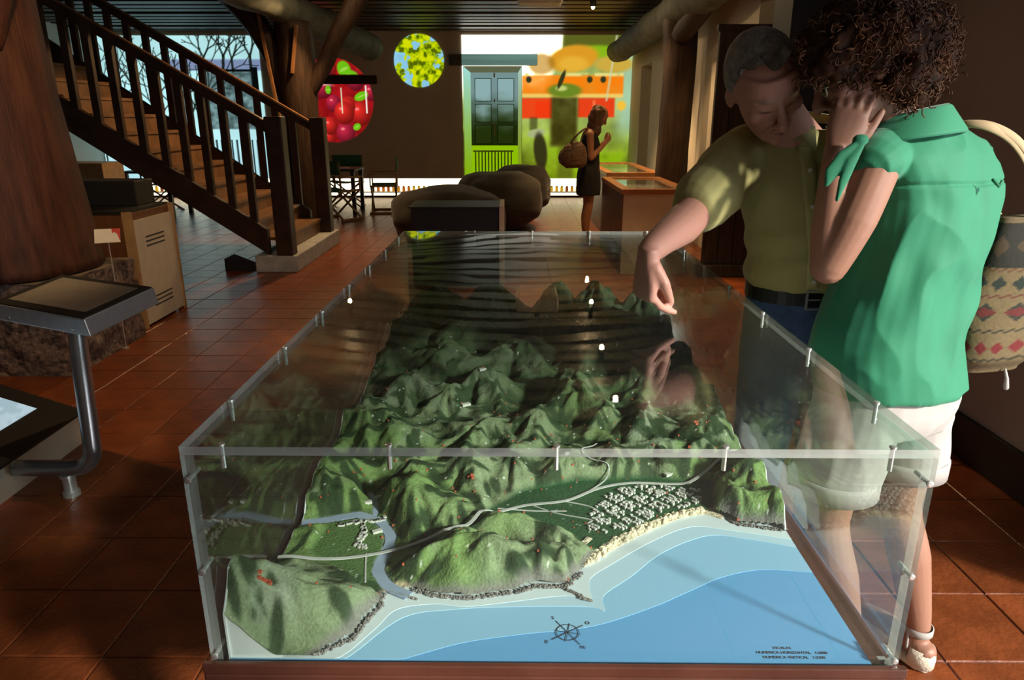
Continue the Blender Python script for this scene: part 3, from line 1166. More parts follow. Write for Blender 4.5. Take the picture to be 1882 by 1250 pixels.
ceiling_spot(-3.35, 4.45, (-1.7, 2.3, .4), 420, 'small warm ceiling spotlight above the granite plinth', size=1.0)
ceiling_spot(-3.4, 9.6, (-3.6, 8.2, .6), 200, 'small lit ceiling spotlight above the staircase')
ceiling_spot(-2.0, 8.85, (-3.2, 8.0, .4), 190, 'small ceiling spotlight beside the log beam', size=1.9)
ceiling_spot(-1.75, 3.0, (-2.9, 4.2, .5), 95, 'unseen ceiling spotlight added to brighten the granite plinth', size=1.5)  # added lamp out of view, brightens the plinth and trunk
ceiling_spot(1.07, 10.2, (1.6, 10.4, .5), 260, 'small lit ceiling spotlight above the far showcase', size=1.5)
ceiling_spot(1.04, 9.3, (1.7, 8.6, .8), 80, 'small ceiling spotlight above the woman in black', size=1.5)
ceiling_spot(.99, 7.62, (1.9, 7.9, 1.0), 95, 'small ceiling spotlight above the near showcase', size=1.5)
ceiling_spot(.94, 6.06, (1.15, 5.3, 0), 380, 'small ceiling spotlight before the tall plank door', size=1.4)
pl_ = thing('ceiling_projector', 'pale boxy projector hanging under the ceiling joists', 'projector', (.34, 9.4, 0))
MB().box((-.27, -.2, 2.84), (.27, .2, 3.0)).build('body', 'lamp_body', pl_, bevel=.03)
MB().box((-.03, -.03, 3.0), (.03, .03, 3.09)).build('bracket', 'black_matte', pl_)
MB().lathe([(.05, 0), (.055, .03)], 16).build('lens', 'black_gloss', pl_).matrix_local = Matrix.Translation((.12, .2, 2.92)) @ Matrix.Rotation(-PI / 2, 4, 'X')

# ================================================================== EXHIBITS
CASE_O, CASE_R = (.064, .9, 0), math.radians(-.58)
HW, LEN, ZB_, ZT_ = .535, 2.028, .675, 1.06
TH = .013
# ---- the table that carries the relief model
tb = thing('display_table', 'long dark red-brown wooden table carrying the relief model', 'table', CASE_O, CASE_R)
RW = .045
MB().box((-HW - .01, -.012, .60), (HW + .01, .034, .676)).build('rim_rail', 'rim_wood', tb, bevel=.004)
MB().box((-HW - .01, LEN - .034, .60), (HW + .01, LEN + .012, .676)).build('rim_rail', 'rim_wood', tb, bevel=.004)
for s in (-1, 1):
    MB().box((min(s * (HW - .032), s * (HW + .01)), .034, .60), (max(s * (HW - .032), s * (HW + .01)), LEN - .034, .676)).build('rim_rail', 'rim_wood', tb, bevel=.004)
MB().box((-HW - .01, -.012, .676), (HW + .01, -.0015, .694)).build('rim_lip', 'rim_wood', tb, bevel=.002)
MB().box((-HW + .03, .03, .60), (HW - .03, LEN - .03, .655)).build('table_board', 'black_matte', tb)
for sx in (-1, 1):
    for y in (.10, LEN - .10):
        MB().box((sx * .44 - .045, y - .045, 0), (sx * .44 + .045, y + .045, .60)).build('leg', 'rim_wood', tb, bevel=.005)
for y in (.10, LEN - .10):
    MB().box((-.40, y - .015, .47), (.40, y + .015, .60)).build('apron', 'rim_wood', tb)
for sx in (-1, 1):
    MB().box((sx * .44 - .015, .14, .47), (sx * .44 + .015, LEN - .14, .60)).build('apron', 'rim_wood', tb)

# ---- clear cover
cs = thing('acrylic_cover', 'clear acrylic box cover with steel screws over the relief model', 'display case', CASE_O, CASE_R)


def slab(name, lo, hi, face_axis, fmat):
    mb = MB().box(lo, hi)
    # box() face order: bottom, top, front, back, left, right
    ax = {2: (0, 1), 1: (2, 3), 0: (4, 5)}[face_axis]
    mb.m = [0 if i in ax else 1 for i in range(6)]
    return mb.build(name, [fmat, 'acrylic_edge'], cs)


# the top sheet sags a little under its own weight
nx_, ny_ = 40, 70
sv, sf, smi = [], [], []
for lev in (ZT_, ZT_ - TH):
    for j in range(ny_ + 1):
        for i in range(nx_ + 1):
            x_, y_ = -HW + 2 * HW * i / nx_, LEN * j / ny_
            sv.append((x_, y_, lev - .009 * math.sin(PI * i / nx_) * math.sin(PI * j / ny_)))
K_ = (nx_ + 1) * (ny_ + 1)
for j in range(ny_):
    for i in range(nx_):
        a = j * (nx_ + 1) + i
        sf += [(a, a + 1, a + nx_ + 2, a + nx_ + 1), (K_ + a, K_ + a + nx_ + 1, K_ + a + nx_ + 2, K_ + a + 1)]
        smi += [0, 0]
loop = [i for i in range(nx_ + 1)] + [j * (nx_ + 1) + nx_ for j in range(1, ny_ + 1)] + [ny_ * (nx_ + 1) + i for i in range(nx_ - 1, -1, -1)] + [j * (nx_ + 1) for j in range(ny_ - 1, 0, -1)]
for a, b_ in zip(loop, loop[1:] + loop[:1]):
    sf.append((a, K_ + a, K_ + b_, b_))
    smi.append(1)
tp_ = MB().add(sv, sf)
tp_.m = smi
o = tp_.build('panel', ['acrylic_top', 'acrylic_edge'], cs)
o.data.polygons.foreach_set('use_smooth', [k == 0 for k in smi])
o.data.attributes.new('sharp_edge', 'BOOLEAN', 'EDGE')
for e_ in o.data.edges:
    a, b_ = e_.vertices
    on = lambda q: abs(abs(o.data.vertices[q].co.x) - HW) < 1e-5 or abs(o.data.vertices[q].co.y) < 1e-5 or abs(o.data.vertices[q].co.y - LEN) < 1e-5
    e_.use_edge_sharp = on(a) and on(b_)
slab('panel', (-HW, 0, ZB_ + .001), (HW, TH, ZT_ - TH - .0005), 1, 'acrylic')
slab('panel', (-HW, LEN - TH, ZB_ + .001), (HW, LEN, ZT_ - TH - .0005), 1, 'acrylic')
slab('panel', (-HW, TH + .0005, ZB_ + .001), (-HW + TH, LEN - TH - .0005, ZT_ - TH - .0005), 0, 'acrylic')
slab('panel', (HW - TH, TH + .0005, ZB_ + .001), (HW, LEN - TH - .0005, ZT_ - TH - .0005), 0, 'acrylic')


def screw_mesh():
    mb = MB()
    mb.lathe([(.0052, .0), (.0052, .0022), (.003, .003)], 12)
    mb.lathe([(.0034, -.036), (.0034, 0)], 8)
    return mb.build('screw', 'screw_steel', cs).data


sm = screw_mesh()
bpy.data.objects.remove([o for o in cs.children if o.data == sm][0])


def screw(x, y, z, R):
    o = link_mesh('screw', sm, cs)
    o.matrix_local = Matrix.Translation((x, y, z)) @ R


I4 = Matrix.Identity(4)
for x in (-.477, -.239, -.001, .237, .472):
    screw(x, TH / 2, ZT_, I4)
    screw(x, LEN - TH / 2, ZT_, I4)
for s in (-1, 1):
    for k in range(7):
        screw(s * (HW - TH / 2), .172 + .281 * k, ZT_, I4)
    for z in (1.007, .853, .70):
        screw(s * (HW - TH / 2), 0, z, Matrix.Rotation(PI / 2, 4, 'X'))
        screw(s * (HW - TH / 2), LEN, z, Matrix.Rotation(-PI / 2, 4, 'X'))

# ---- relief model
rm = thing('relief_model', 'painted relief model of green hills, river town and blue sea coast', 'relief model', CASE_O, CASE_R)
SEA = .686
coast = [(-.437, 0.002), (-.391, .004), (-.363, .032), (-.325, .058), (-.316, .091), (-.295, .14), (-.296, .17), (-.269, .182), (-.245, .186), (-.203, .168), (-.144, .161),
         (-.057, .18), (-.022, .196), (.032, .197), (.066, .238), (.079, .272), (.14, .337), (.203, .387), (.282, .441), (.346, .464), (.396, .431), (.407, .41), (.444, .40), (.502, .386)]
XL, XR, YE = -.512, .502, 1.985
land = [(XL, .0)] + coast + [(XR, YE), (XL, YE)]
river = [(-.512, .40), (-.462, .412), (-.398, .434), (-.346, .407), (-.315, .352), (-.313, .304), (-.319, .268), (-.318, .234), (-.293, .193), (-.25, .165)]
trib = [(-.363, .435), (-.371, .48), (-.393, .527)]
road = [(-.512, .252), (-.422, .261), (-.322, .285), (-.219, .309), (-.162, .338), (-.137, .378), (-.11, .421), (-.046, .466), (.051, .49), (.129, .545), (.207, .571), (.308, .567), (.361, .58), (.44, .635), (.502, .66)]
plain = [(-.10, .41), (-.117, .448), (-.046, .531), (.082, .583), (.263, .598), (.386, .573), (.375, .476), (.30, .44), (.10, .31), (.06, .36)]
plain2 = [(-.46, .30), (-.45, .40), (-.36, .43), (-.33, .38), (-.33, .25), (-.30, .19), (-.33, .16), (-.36, .22)]
NXG, NYG = 300, 560
X, Y = np.meshgrid(np.linspace(XL, XR, NXG), np.linspace(.0145, YE, NYG))
hills = [  # cx, cy, height, rx, ry, angle
    (-.52, .065, .125, .12, .10, 0), (-.44, .085, .085, .10, .075, .3), (-.37, .10, .052, .07, .055, 0), (-.50, .20, .035, .08, .04, 0), (-.40, .17, .03, .06, .04, 0),
    (-.17, .238, .070, .085, .050, .05), (-.10, .240, .066, .07, .048, 0), (-.02, .25, .055, .05, .045, 0), (.035, .255, .038, .035, .04, 0),
    (-.08, .36, .045, .085, .04, -.1), (.01, .33, .035, .07, .035, -.4), (-.16, .30, .04, .06, .03, 0),
    (-.285, .455, .072, .07, .09, .2), (-.20, .43, .045, .07, .05, -.5), (-.14, .42, .02, .04, .03, 0),
    (-.49, .56, .085, .06, .13, 0), (-.45, .50, .05, .06, .06, .3), (-.48, .46, .045, .06, .05, 0), (-.45, .345, .018, .06, .04, 0),
    (-.30, .60, .06, .07, .10, 0), (-.17, .60, .068, .055, .11, .1), (-.06, .64, .060, .055, .10, -.1), (.06, .64, .05, .06, .07, 0),
    (.17, .66, .052, .06, .06, 0), (.29, .68, .056, .07, .06, 0), (.40, .70, .06, .06, .07, 0),
    (.47, .545, .088, .055, .10, 0), (.43, .47, .055, .05, .06, .2), (.49, .44, .06, .05, .06, 0),
    (-.44, .80, .09, .09, .13, .3), (-.36, .72, .07, .08, .07, -.4), (-.37, 1.02, .10, .09, .12, .5), (-.47, 1.27, .10, .08, .16, 0), (-.25, .95, .085, .075, .08, 0),
    (-.16, .78, .075, .07, .09, 0), (-.155, 1.04, .11, .07, .12, .2), (-.01, .80, .075, .07, .10, -.2), (.10, .97, .125, .08, .14, 0), (.17, .85, .082, .07, .09, -.5),
    (.27, .80, .085, .08, .11, -.6), (.43, .78, .078, .07, .10, 0), (.46, .95, .085, .08, .14, 0), (.32, 1.05, .11, .09, .14, -.3),
    (-.30, 1.25, .12, .11, .14, 0), (-.05, 1.30, .12, .12, .14, 0), (.20, 1.28, .13, .12, .14, 0), (.44, 1.25, .12, .09, .16, 0),
    (-.46, 1.55, .13, .10, .20, 0), (-.22, 1.55, .135, .14, .16, 0), (.05, 1.58, .10, .12, .16, 0), (.30, 1.58, .14, .14, .18, 0), (.47, 1.62, .12, .07, .16, 0),
    (-.40, 1.88, .165, .13, .16, 0), (-.18, 1.93, .16, .12, .12, 0), (.10, 1.94, .165, .09, .12, 0), (.26, 1.92, .17, .12, .14, 0), (.44, 1.88, .15, .10, .14, 0)]
Wx = X + .018 * (fbm(X, Y, .09, 3, 31) - .5) * 2
Wy = Y + .018 * (fbm(X, Y, .09, 3, 41) - .5) * 2
Hh = np.zeros_like(X)
acc = np.zeros_like(X)
for cx, cy, hh, rx, ry, an in hills:
    c_, s_ = math.cos(an), math.sin(an)
    dx, dy = Wx - cx, Wy - cy
    p_, q_ = (dx * c_ + dy * s_) / rx, (-dx * s_ + dy * c_) / ry
    r_ = np.hypot(p_, q_)
    th_ = np.arctan2(q_, p_)
    spur = 1 + .20 * np.cos(th_ * 4 + cx * 40) + .10 * np.cos(th_ * 9 + cy * 30)
    prof = hh * (1 if cy < .5 else .80) * np.exp(-.95 * np.clip(r_ / np.clip(spur, .5, 2), 0, 4) ** 2.0)
    acc += np.exp(np.clip(prof * 95, 0, 30))
Hh = np.log(np.maximum(acc - (len(hills) - 1), 1e-3)) / 95
Hh = np.clip(Hh, 0, None)
rid = 1 - np.abs(fbm(Wx, Wy, .13, 4, 51) * 2 - 1) * 2
mount = ss(.5, .8, Y)
Hh = Hh * (1 + .25 * (rid - .3)) + mount * .016 + .012 * mount * rid
Hh += .004 * (fbm(X, Y, .02, 3, 61) - .5) * (Hh > .006)
d_coast = seg_dist(X, Y, coast)
d_riv = np.minimum(seg_dist(X, Y, river), seg_dist(X, Y, trib) + .006)
inside = in_poly(X, Y, land)
pl1 = in_poly(X, Y, plain)
d_pl = np.where(pl1, 0, seg_dist(X, Y, plain + plain[:1]))
pl2 = in_poly(X, Y, plain2)
d_pl2 = np.where(pl2, 0, seg_dist(X, Y, plain2 + plain2[:1]))
flat = ss(.0, .022, d_pl) * ss(0, .018, d_pl2)
Hh *= flat
Hh = .004 + Hh * ss(.012, .045, d_riv) * (1 - (1 - .68 * np.clip((-.437 - X) / .075, 0, 1)) * (1 - ss(.0145, .065, Y))) * (1 - ss(-.47, -.40, X) + ss(-.47, -.40, X) * (.20 + .80 * ss(0, .022, d_coast)))
Hh = np.where(d_riv < .012, .001, Hh)
mesh_keep = inside


def hgt(x, y):
    i = min(NXG - 1, max(0, int(round((x - XL) / (XR - XL) * (NXG - 1)))))
    j = min(NYG - 1, max(0, int(round((y - .0145) / (YE - .0145) * (NYG - 1)))))
    return float(Hh[j, i])


# painted colours of the model: meadows, woods, dark flat fields, plus painted shade towards the rear
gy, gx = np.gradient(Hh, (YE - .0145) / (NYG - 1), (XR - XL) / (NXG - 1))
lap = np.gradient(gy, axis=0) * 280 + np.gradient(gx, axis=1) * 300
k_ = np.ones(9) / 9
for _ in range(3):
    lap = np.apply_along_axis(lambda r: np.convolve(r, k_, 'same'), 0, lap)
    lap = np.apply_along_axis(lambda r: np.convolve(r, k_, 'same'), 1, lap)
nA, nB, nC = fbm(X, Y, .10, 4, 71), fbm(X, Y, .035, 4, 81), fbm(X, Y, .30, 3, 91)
C = np.zeros(X.shape + (3,))
meadow = np.array([.215, .265, .145])
bright = np.array([.165, .255, .080])
grey = np.array([.31, .345, .255])
wood = np.array([.020, .042, .014])
field = np.array([.018, .085, .028])
C[:] = meadow


def mixg(a, col):
    global C
    a = np.clip(a, 0, 1)[..., None]
    C = C * (1 - a) + np.asarray(col) * a


mixg(ss(.45, .62, nC), bright)
mixg(ss(.25, .9, Hh / .09) * ss(.42, .62, nA) * .8, grey)
mixg(ss(.5, .85, Y) * .45, (.075, .11, .055))  # fading light painted into the greens from the middle back
mixg(ss(.78, 1.15, Y) * .78, (.024, .042, .019))  # rear darkened in the paint where the light stops
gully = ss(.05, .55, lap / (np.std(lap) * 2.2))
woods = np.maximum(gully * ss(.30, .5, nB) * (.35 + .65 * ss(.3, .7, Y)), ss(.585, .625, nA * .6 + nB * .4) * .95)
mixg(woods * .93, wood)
# painted copses: dark blotches running down the slopes
for _ in range(640):
    bx_, by_ = rng.uniform(XL, XR), rng.uniform(.0, 1.15)
    j_, i_ = int(by_ / YE * (NYG - 1)), int((bx_ - XL) / (XR - XL) * (NXG - 1))
    if Hh[j_, i_] < .012 or (by_ < .3 and rng.random() < .35):
        continue
    an = math.atan2(gy[j_, i_], gx[j_, i_]) + rng.normal() * .3
    la, lb = rng.uniform(.018, .046), rng.uniform(.006, .015)
    dx, dy = X - bx_, Y - by_
    wob = 1 + .5 * (nB - .5)
    r_ = np.hypot((dx * math.cos(an) + dy * math.sin(an)) / la, (-dx * math.sin(an) + dy * math.cos(an)) / lb)
    mixg((1 - ss(.7, 1.15, r_ / wob)) * .93, wood)
mixg((1 - ss(.0, .012, d_pl)) * .95, field)
mixg((1 - ss(.0, .012, d_pl2)) * .55, (.035, .10, .03))
rock_w = (1 - ss(.006, .016, d_coast)) * ((Y < .3) | (X > .38))
mixg(rock_w * .9, (.20, .185, .17))
mixg((1 - ss(.010, .016, d_riv)) * .7, (.20, .24, .22))
mixg((1 - ss(.014, .024, np.hypot((X + .275) * .8, Y - .183))) * .9, (.62, .50, .34))
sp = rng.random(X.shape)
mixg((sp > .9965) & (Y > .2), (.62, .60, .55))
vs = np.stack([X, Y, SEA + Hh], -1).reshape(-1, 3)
fs = []
kc = mesh_keep[:-1, :-1] & mesh_keep[1:, 1:] & mesh_keep[:-1, 1:] & mesh_keep[1:, :-1]
jj, ii = np.nonzero(kc)
base_i = jj * NXG + ii
fs = np.stack([base_i, base_i + 1, base_i + NXG + 1, base_i + NXG], -1)
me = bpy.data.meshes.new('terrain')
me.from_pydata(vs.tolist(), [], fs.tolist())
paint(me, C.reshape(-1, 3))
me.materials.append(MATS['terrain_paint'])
me.polygons.foreach_set('use_smooth', [True] * len(me.polygons))
bm = bmesh.new()
bm.from_mesh(me)
bmesh.ops.delete(bm, geom=[v_ for v_ in bm.verts if not v_.link_faces], context='VERTS')
bm.to_mesh(me)
bm.free()
link_mesh('terrain', me, rm)


# pale cut sides of the model
def side_wall(name, line):
    vs, fs = [], []
    for (x, y) in line:
        vs += [(x, y, .655), (x, y, SEA + hgt(x, y) - .0015)]
    for i in range(len(line) - 1):
        fs.append((2 * i, 2 * i + 2, 2 * i + 3, 2 * i + 1))
    me = bpy.data.meshes.new(name)
    me.from_pydata([tuple(p) for p in vs], [], fs)
    me.materials.append(MATS['model_side'])
    o = link_mesh(name, me, rm)
    md = o.modifiers.new('solid', 'SOLIDIFY')
    md.thickness = .003
    return o


side_wall('cut_side', [(XL + .001, y) for y in np.linspace(.0145, YE, 160)])
side_wall('cut_side', [(XR - .001, y) for y in np.linspace(.386, YE, 160)])
side_wall('cut_side', [(x, YE - .001) for x in np.linspace(XL, XR, 120)])
side_wall('cut_side', [(x, .0175) for x in np.linspace(XL, -.430, 40)])

# sea in stepped bands of blue
d1 = [(-.343, .002), (-.318, .027), (-.253, .112), (-.171, .134), (-.057, .143), (.067, .144), (.096, .133), (.099, .174), (.156, .23), (.233, .31), (.334, .368), (.409, .359), (.502, .328)]
d2 = [(-.29, .002), (-.237, .016), (-.145, .053), (-.048, .074), (.072, .095), (.182, .145), (.259, .191), (.329, .232), (.408, .255), (.502, .248)]
shore = [(-.385, .002), (-.337, .018), (-.294, .084), (-.266, .133), (-.201, .148), (-.143, .142), (-.057, .157), (.031, .173), (.074, .160), (.079, .221), (.131, .273), (.218, .347), (.307, .40), (.384, .389), (.502, .356)]


def sea_band(name, line, z, mname, closed_top=True):
    p = [(q.x, q.y) for q in catmull(line, 6)]
    poly = [(XL, .0)] + p + [(XR, .48), (XL, .48)] if line[0][0] > -.45 else p
    poly = [(x_, max(y_, .0145)) for x_, y_ in p] + [(XR, .50), (XL, .50), (XL, .0145)]
    MB().prism(poly, z - .002, z).build(name, mname, rm)


MB().box((XL, .0135, .656), (XR, .50, SEA - .0030)).build('sea', 'sea_deep', rm)
sea_band('sea_band', d2, SEA - .0024, 'sea_mid')
sea_band('sea_band', d1, SEA - .0018, 'sea_shallow')
sea_band('sea_band', shore, SEA - .0012, 'sea_shore')


def ribbon(name, line, width, lift, mname, smooth_h=True, thick=.0015, fixed=None):
    P = catmull(line, 8)
    hs = np.array([hgt(p.x, p.y) for p in P]) if fixed is None else np.full(len(P), fixed)
    if smooth_h and fixed is None:
        for _ in range(6):
            hs = np.convolve(np.pad(hs, 2, 'edge'), np.ones(5) / 5, 'valid')
        hs = np.maximum(hs, [max(hgt(p.x + a, p.y + b_) for a in (-.006, 0, .006) for b_ in (-.006, 0, .006)) for p in P])
        for _ in range(2):
            hs = np.convolve(np.pad(hs, 1, 'edge'), np.ones(3) / 3, 'valid')
    vs, fs = [], []
    for i, p in enumerate(P):
        t = (P[min(i + 1, len(P) - 1)] - P[max(i - 1, 0)]).normalized()
        s = V((-t.y, t.x, 0))
        z = SEA + hs[i] + lift
        for k, dz in ((1, 0), (-1, 0), (-1, -thick), (1, -thick)):
            q = p + s * (k * width / 2)
            vs.append((min(XR, max(XL, q.x)), q.y, z + dz))
    for i in range(len(P) - 1):
        a = i * 4
        for k in range(4):
            fs.append((a + k, a + (k + 1) % 4, a + 4 + (k + 1) % 4, a + 4 + k))
    fs += [(0, 1, 2, 3), tuple(len(vs) - 4 + k for k in (3, 2, 1, 0))]
    return MB().add(vs, fs).build(name, mname, rm)


ribbon('river', river, .023, 0, 'river_paint', fixed=.0028)
ribbon('river', trib, .012, 0, 'river_paint', fixed=.0030)
ribbon('motorway', road, .0075, .004, 'road_paint')
for ln in ([(.051, .49), (.10, .47), (.12, .44), (.09, .40)], [(-.02, .47), (.03, .44), (.09, .42), (.14, .40)], [(-.10, .46), (-.02, .45), (.05, .45)],
           [(-.352, .29), (-.345, .25), (-.335, .20)], [(.10, .53), (.16, .60), (.10, .66), (.14, .70)]):
    ribbon('lane', ln, .003, .0015, 'road_paint')
# river mouth beach and long surf beach
mb = MB()
for k in range(150):
    t = k / 149
    seg = coast[15:20]
    f_ = t * (len(seg) - 1)
    i = min(int(f_), len(seg) - 2)
    x = seg[i][0] + (seg[i + 1][0] - seg[i][0]) * (f_ - i)
    y = seg[i][1] + (seg[i + 1][1] - seg[i][1]) * (f_ - i)
    for q in range(2):
        v, f = ball_geo((x + random.uniform(-.006, .006), y + random.uniform(-.008, .008), SEA + random.uniform(0, .003)), (random.uniform(.004, .009), random.uniform(.004, .008), random.uniform(.003, .007)), 6)
        mb.add(v, f)
o = mb.build('beach', 'sand', rm)
o['kind'] = 'stuff'
beach = [(.066, .262), (.14, .330), (.203, .380), (.282, .434), (.346, .455), (.385, .436)]
ribbon('beach_sand', beach, .016, 0, 'sand', fixed=.0012)
ribbon('beach_sand', [(.09, .345), (.075, .325), (.055, .31)], .012, 0, 'sand', fixed=.0075)
mb = MB()
for pts_, n_ in ((coast[1:7], 260), (coast[8:15], 420), (coast[20:], 160)):
    for k in range(n_):
        f_ = random.random() * (len(pts_) - 1)
        i = int(f_)
        x = pts_[i][0] + (pts_[i + 1][0] - pts_[i][0]) * (f_ - i) + random.uniform(-.004, .004)
        y = pts_[i][1] + (pts_[i + 1][1] - pts_[i][1]) * (f_ - i) + random.uniform(-.005, .004)
        if y < .019:
            continue
        v, f = ball_geo((x, y, SEA + .001), (random.uniform(.0015, .0035), random.uniform(.0015, .0035), random.uniform(.0015, .004)), 5)
        mb.add(v, f)
for a, b_ in (((-.285, .176), (-.235, .158)), ((.03, .190), (.062, .168)), ((.055, .165), (.075, .158))):
    for k in range(22):
        t = k / 21
        v, f = ball_geo((a[0] + (b_[0] - a[0]) * t + random.uniform(-.002, .002), a[1] + (b_[1] - a[1]) * t + random.uniform(-.002, .002), SEA + .001), (.0035, .003, .003), 5)
        mb.add(v, f)
o = mb.build('shore_rocks', 'shore_rock', rm)
o['kind'] = 'stuff'
# towns: blocks of tiny houses
town = [(.10, .44), (.155, .535), (.20, .565), (.27, .560), (.36, .545), (.352, .487), (.284, .456), (.205, .402), (.131, .362), (.089, .376)]
mb = MB()
placed = []
a_t = .72
ca_, sa_ = math.cos(a_t), math.sin(a_t)
for i in range(-40, 60):
    for j in range(-40, 60):
        p_, q_ = i * .0088 + (.002 if j % 3 else 0), j * .0074
        x, y = .22 + p_ * ca_ - q_ * sa_, .47 + p_ * sa_ + q_ * ca_
        if not in_poly(np.array([x]), np.array([y]), town)[0] or i % 5 == 0 or j % 6 == 0 or random.random() < .22:
            continue
        placed.append((x, y, random.uniform(.0022, .0038), random.uniform(.0018, .003), random.uniform(.003, .006), a_t))
for k in range(70):
    t = random.random()
    x, y = -.43 + .09 * t + random.uniform(-.004, .004), .400 + .028 * t + random.uniform(-.008, .004)
    placed.append((x, y - .010, .003, .002, .004, .35))
for k in range(55):
    t = random.random()
    placed.append((-.375 + .03 * t * random.random() - .005, .405 - .10 * t, .0028, .002, .004, 1.2))
for x, y, w_ in ((-.345, .365, .010), (-.37, .50, .008), (-.385, .47, .008), (.30, .60, .010), (-.16, 1.02, .010), (.06, .63, .006), (-.20, .90, .012)):
    placed.append((x, y, w_, w_ * .5, .005, .5))
for x, y, a, b_, hh, an in placed:
    M_ = Matrix.Translation((x, y, SEA + hgt(x, y))) @ Matrix.Rotation(an, 4, 'Z')
    mb.box((-a, -b_, -.002), (a, b_, hh), 0, M_)
o = mb.build('town_houses', 'house_paint', rm)
o['kind'] = 'stuff'
mb = MB()
for k in range(210):
    x, y = random.uniform(XL + .02, XR - .02), random.choice([random.uniform(.1, .75), random.uniform(.3, 1.1)])
    if not in_poly(np.array([x]), np.array([y]), land)[0] or hgt(x, y) < .003:
        continue
    s_ = random.uniform(.001, .0019)
    mb.box((x - s_, y - s_, SEA + hgt(x, y) - .001), (x + s_, y + s_, SEA + hgt(x, y) + s_ * 1.6))
for k in range(14):
    x, y = random.choice([(-.29, .50), (.38, .74), (-.47, .07), (.36, .66), (-.155, .52)])
    x += random.uniform(-.015, .015)
    y += random.uniform(-.008, .008)
    mb.box((x - .003, y - .0025, SEA + hgt(x, y) - .001), (x + .003, y + .0025, SEA + hgt(x, y) + .004))
o = mb.build('farmhouses', 'roof_red', rm)
o['kind'] = 'stuff'


# printed compass rose and legend on the sea
def text_mesh(body, size, name, mname, parent, M, extrude=.0002):
    cu = bpy.data.curves.new('txt', 'FONT')
    cu.body = body
    cu.size = size
    cu.extrude = extrude
    cu.align_x = 'CENTER'
    to = bpy.data.objects.new('txt', cu)
    COL.objects.link(to)
    dg = bpy.context.evaluated_depsgraph_get()
    me_ = bpy.data.meshes.new_from_object(to.evaluated_get(dg))
    bpy.data.objects.remove(to)
    me_.name = name
    me_.materials.clear()
    me_.materials.append(MATS[mname])
    o = link_mesh(name, me_, parent)
    o.matrix_local = M
    return o


cz = SEA - .0015
cx, cy = .028, .078
mb = MB()
for an, ln in ((2.15, .034), (2.15 + PI / 2, .032), (2.15 + PI / 4, .022), (2.15 - PI / 4, .022)):
    d_ = V((math.cos(an), math.sin(an), 0)) * ln
    mb.bar(V((cx, cy, cz)) - d_, V((cx, cy, cz)) + d_, .0011, .0004)
for k in range(32):
    a, b_ = 2 * PI * k / 32, 2 * PI * (k + 1) / 32
    mb.bar((cx + .019 * math.cos(a), cy + .019 * math.sin(a), cz), (cx + .019 * math.cos(b_), cy + .019 * math.sin(b_), cz), .0011, .0004)
mb.build('compass_rose', 'ink', rm)
for ch, an in (('N', 2.15 + PI), ('S', 2.15), ('E', 2.15 + PI / 2), ('O', 2.15 - PI / 2)):
    text_mesh(ch, .010, 'compass_letter', 'ink', rm, Matrix.Translation((cx + .042 * math.cos(an), cy + .042 * math.sin(an) - .003, cz)))
for i, s_ in enumerate(('ESCALAS', 'NUMERICA HORIZONTAL   1:5000', 'NUMERICA VERTICAL   1:2500')):
    text_mesh(s_, .0075, 'legend_line', 'ink', rm, Matrix.Translation((.385 - (.012 if i == 0 else 0), .044 - i * .0105, SEA - .0027)))

# ---- touch-screen kiosk on a bent tube
kx, ky, kz, kyaw, ktilt, kw, kd = -1.794, 2.816, .82, -.440, .182, .579, .30
kk = thing('touchscreen_kiosk', 'brushed steel touch-screen kiosk on a bent tube stand', 'kiosk', (0, 0, 0))
KM = Matrix.Translation((kx, ky, kz)) @ Matrix.Rotation(kyaw, 4, 'Z') @ Matrix.Rotation(ktilt, 4, 'X')
o = MB().box((-kw / 2, -kd / 2 - .02, -.075), (kw / 2, kd / 2, -.002)).build('housing', 'brushed_steel', kk, bevel=.004)
o.matrix_local = KM
o = MB().box((-kw / 2 + .006, -kd / 2 - .014, -.004), (kw / 2 - .006, kd / 2 - .006, .003)).build('bezel', 'black_matte', kk, bevel=.001)
o.matrix_local = KM
o2 = MB().box((-kw / 2 + .05, -kd / 2 + .025, .0), (kw / 2 - .05, kd / 2 - .035, .0042)).build('screen', 'screen_glass', kk)
o2.matrix_local = KM
for x in (-.2, .2):
    q = MB().lathe([(.006, 0), (.006, .003)], 10).build('screw', 'chrome', kk)
    q.matrix_local = KM @ Matrix.Translation((x, -kd / 2 - .02, -.055)) @ Matrix.Rotation(PI / 2, 4, 'X')
tp = [(-2.06, 2.63, .125), (-1.90, 2.63, .125), (-1.80, 2.63, .127), (-1.755, 2.63, .145), (-1.728, 2.632, .19), (-1.724, 2.636, .25), (-1.735, 2.68, .55), (-1.745, 2.72, .79)]
MB().tube(catmull(tp, 5), .034, 20, round_ends=False).build('stand_tube', 'steel_tube', kk, smooth=True)
MB().lathe([(.034, .0), (.034, .018), (.026, .02), (.026, .085), (.033, .087), (.033, .1)], 24, (-1.845, 2.63, 0)).build('foot', 'chrome', kk, smooth=False)

# ---- low floor display with a glowing aerial picture
ld = thing('floor_display', 'low cream plinth with black top and a pale lit picture', 'display', (0, 0, 0))
poly = [(-2.09, 2.2), (-2.09, 3.18), (-3.0, 3.68), (-3.0, 2.2)]
MB().prism(poly, 0, .138).build('plinth', 'cream_panel', ld)
MB().prism([(x + (.004 if x > -2.5 else -.004), y) for x, y in poly], .138, .15).build('top', 'black_matte', ld)


def aerial(x, y):
    n_ = fbm(x * 1.0, y * 1.0, .12, 4, 15)
    C_ = np.tile(np.array([.78, .88, .92]), (len(x), 1)) * (.86 + .2 * n_)[:, None]
    C_ = mixc(C_, (.55, .66, .70), ss(.55, .62, n_) * .5)
    return C_ ** 2.2


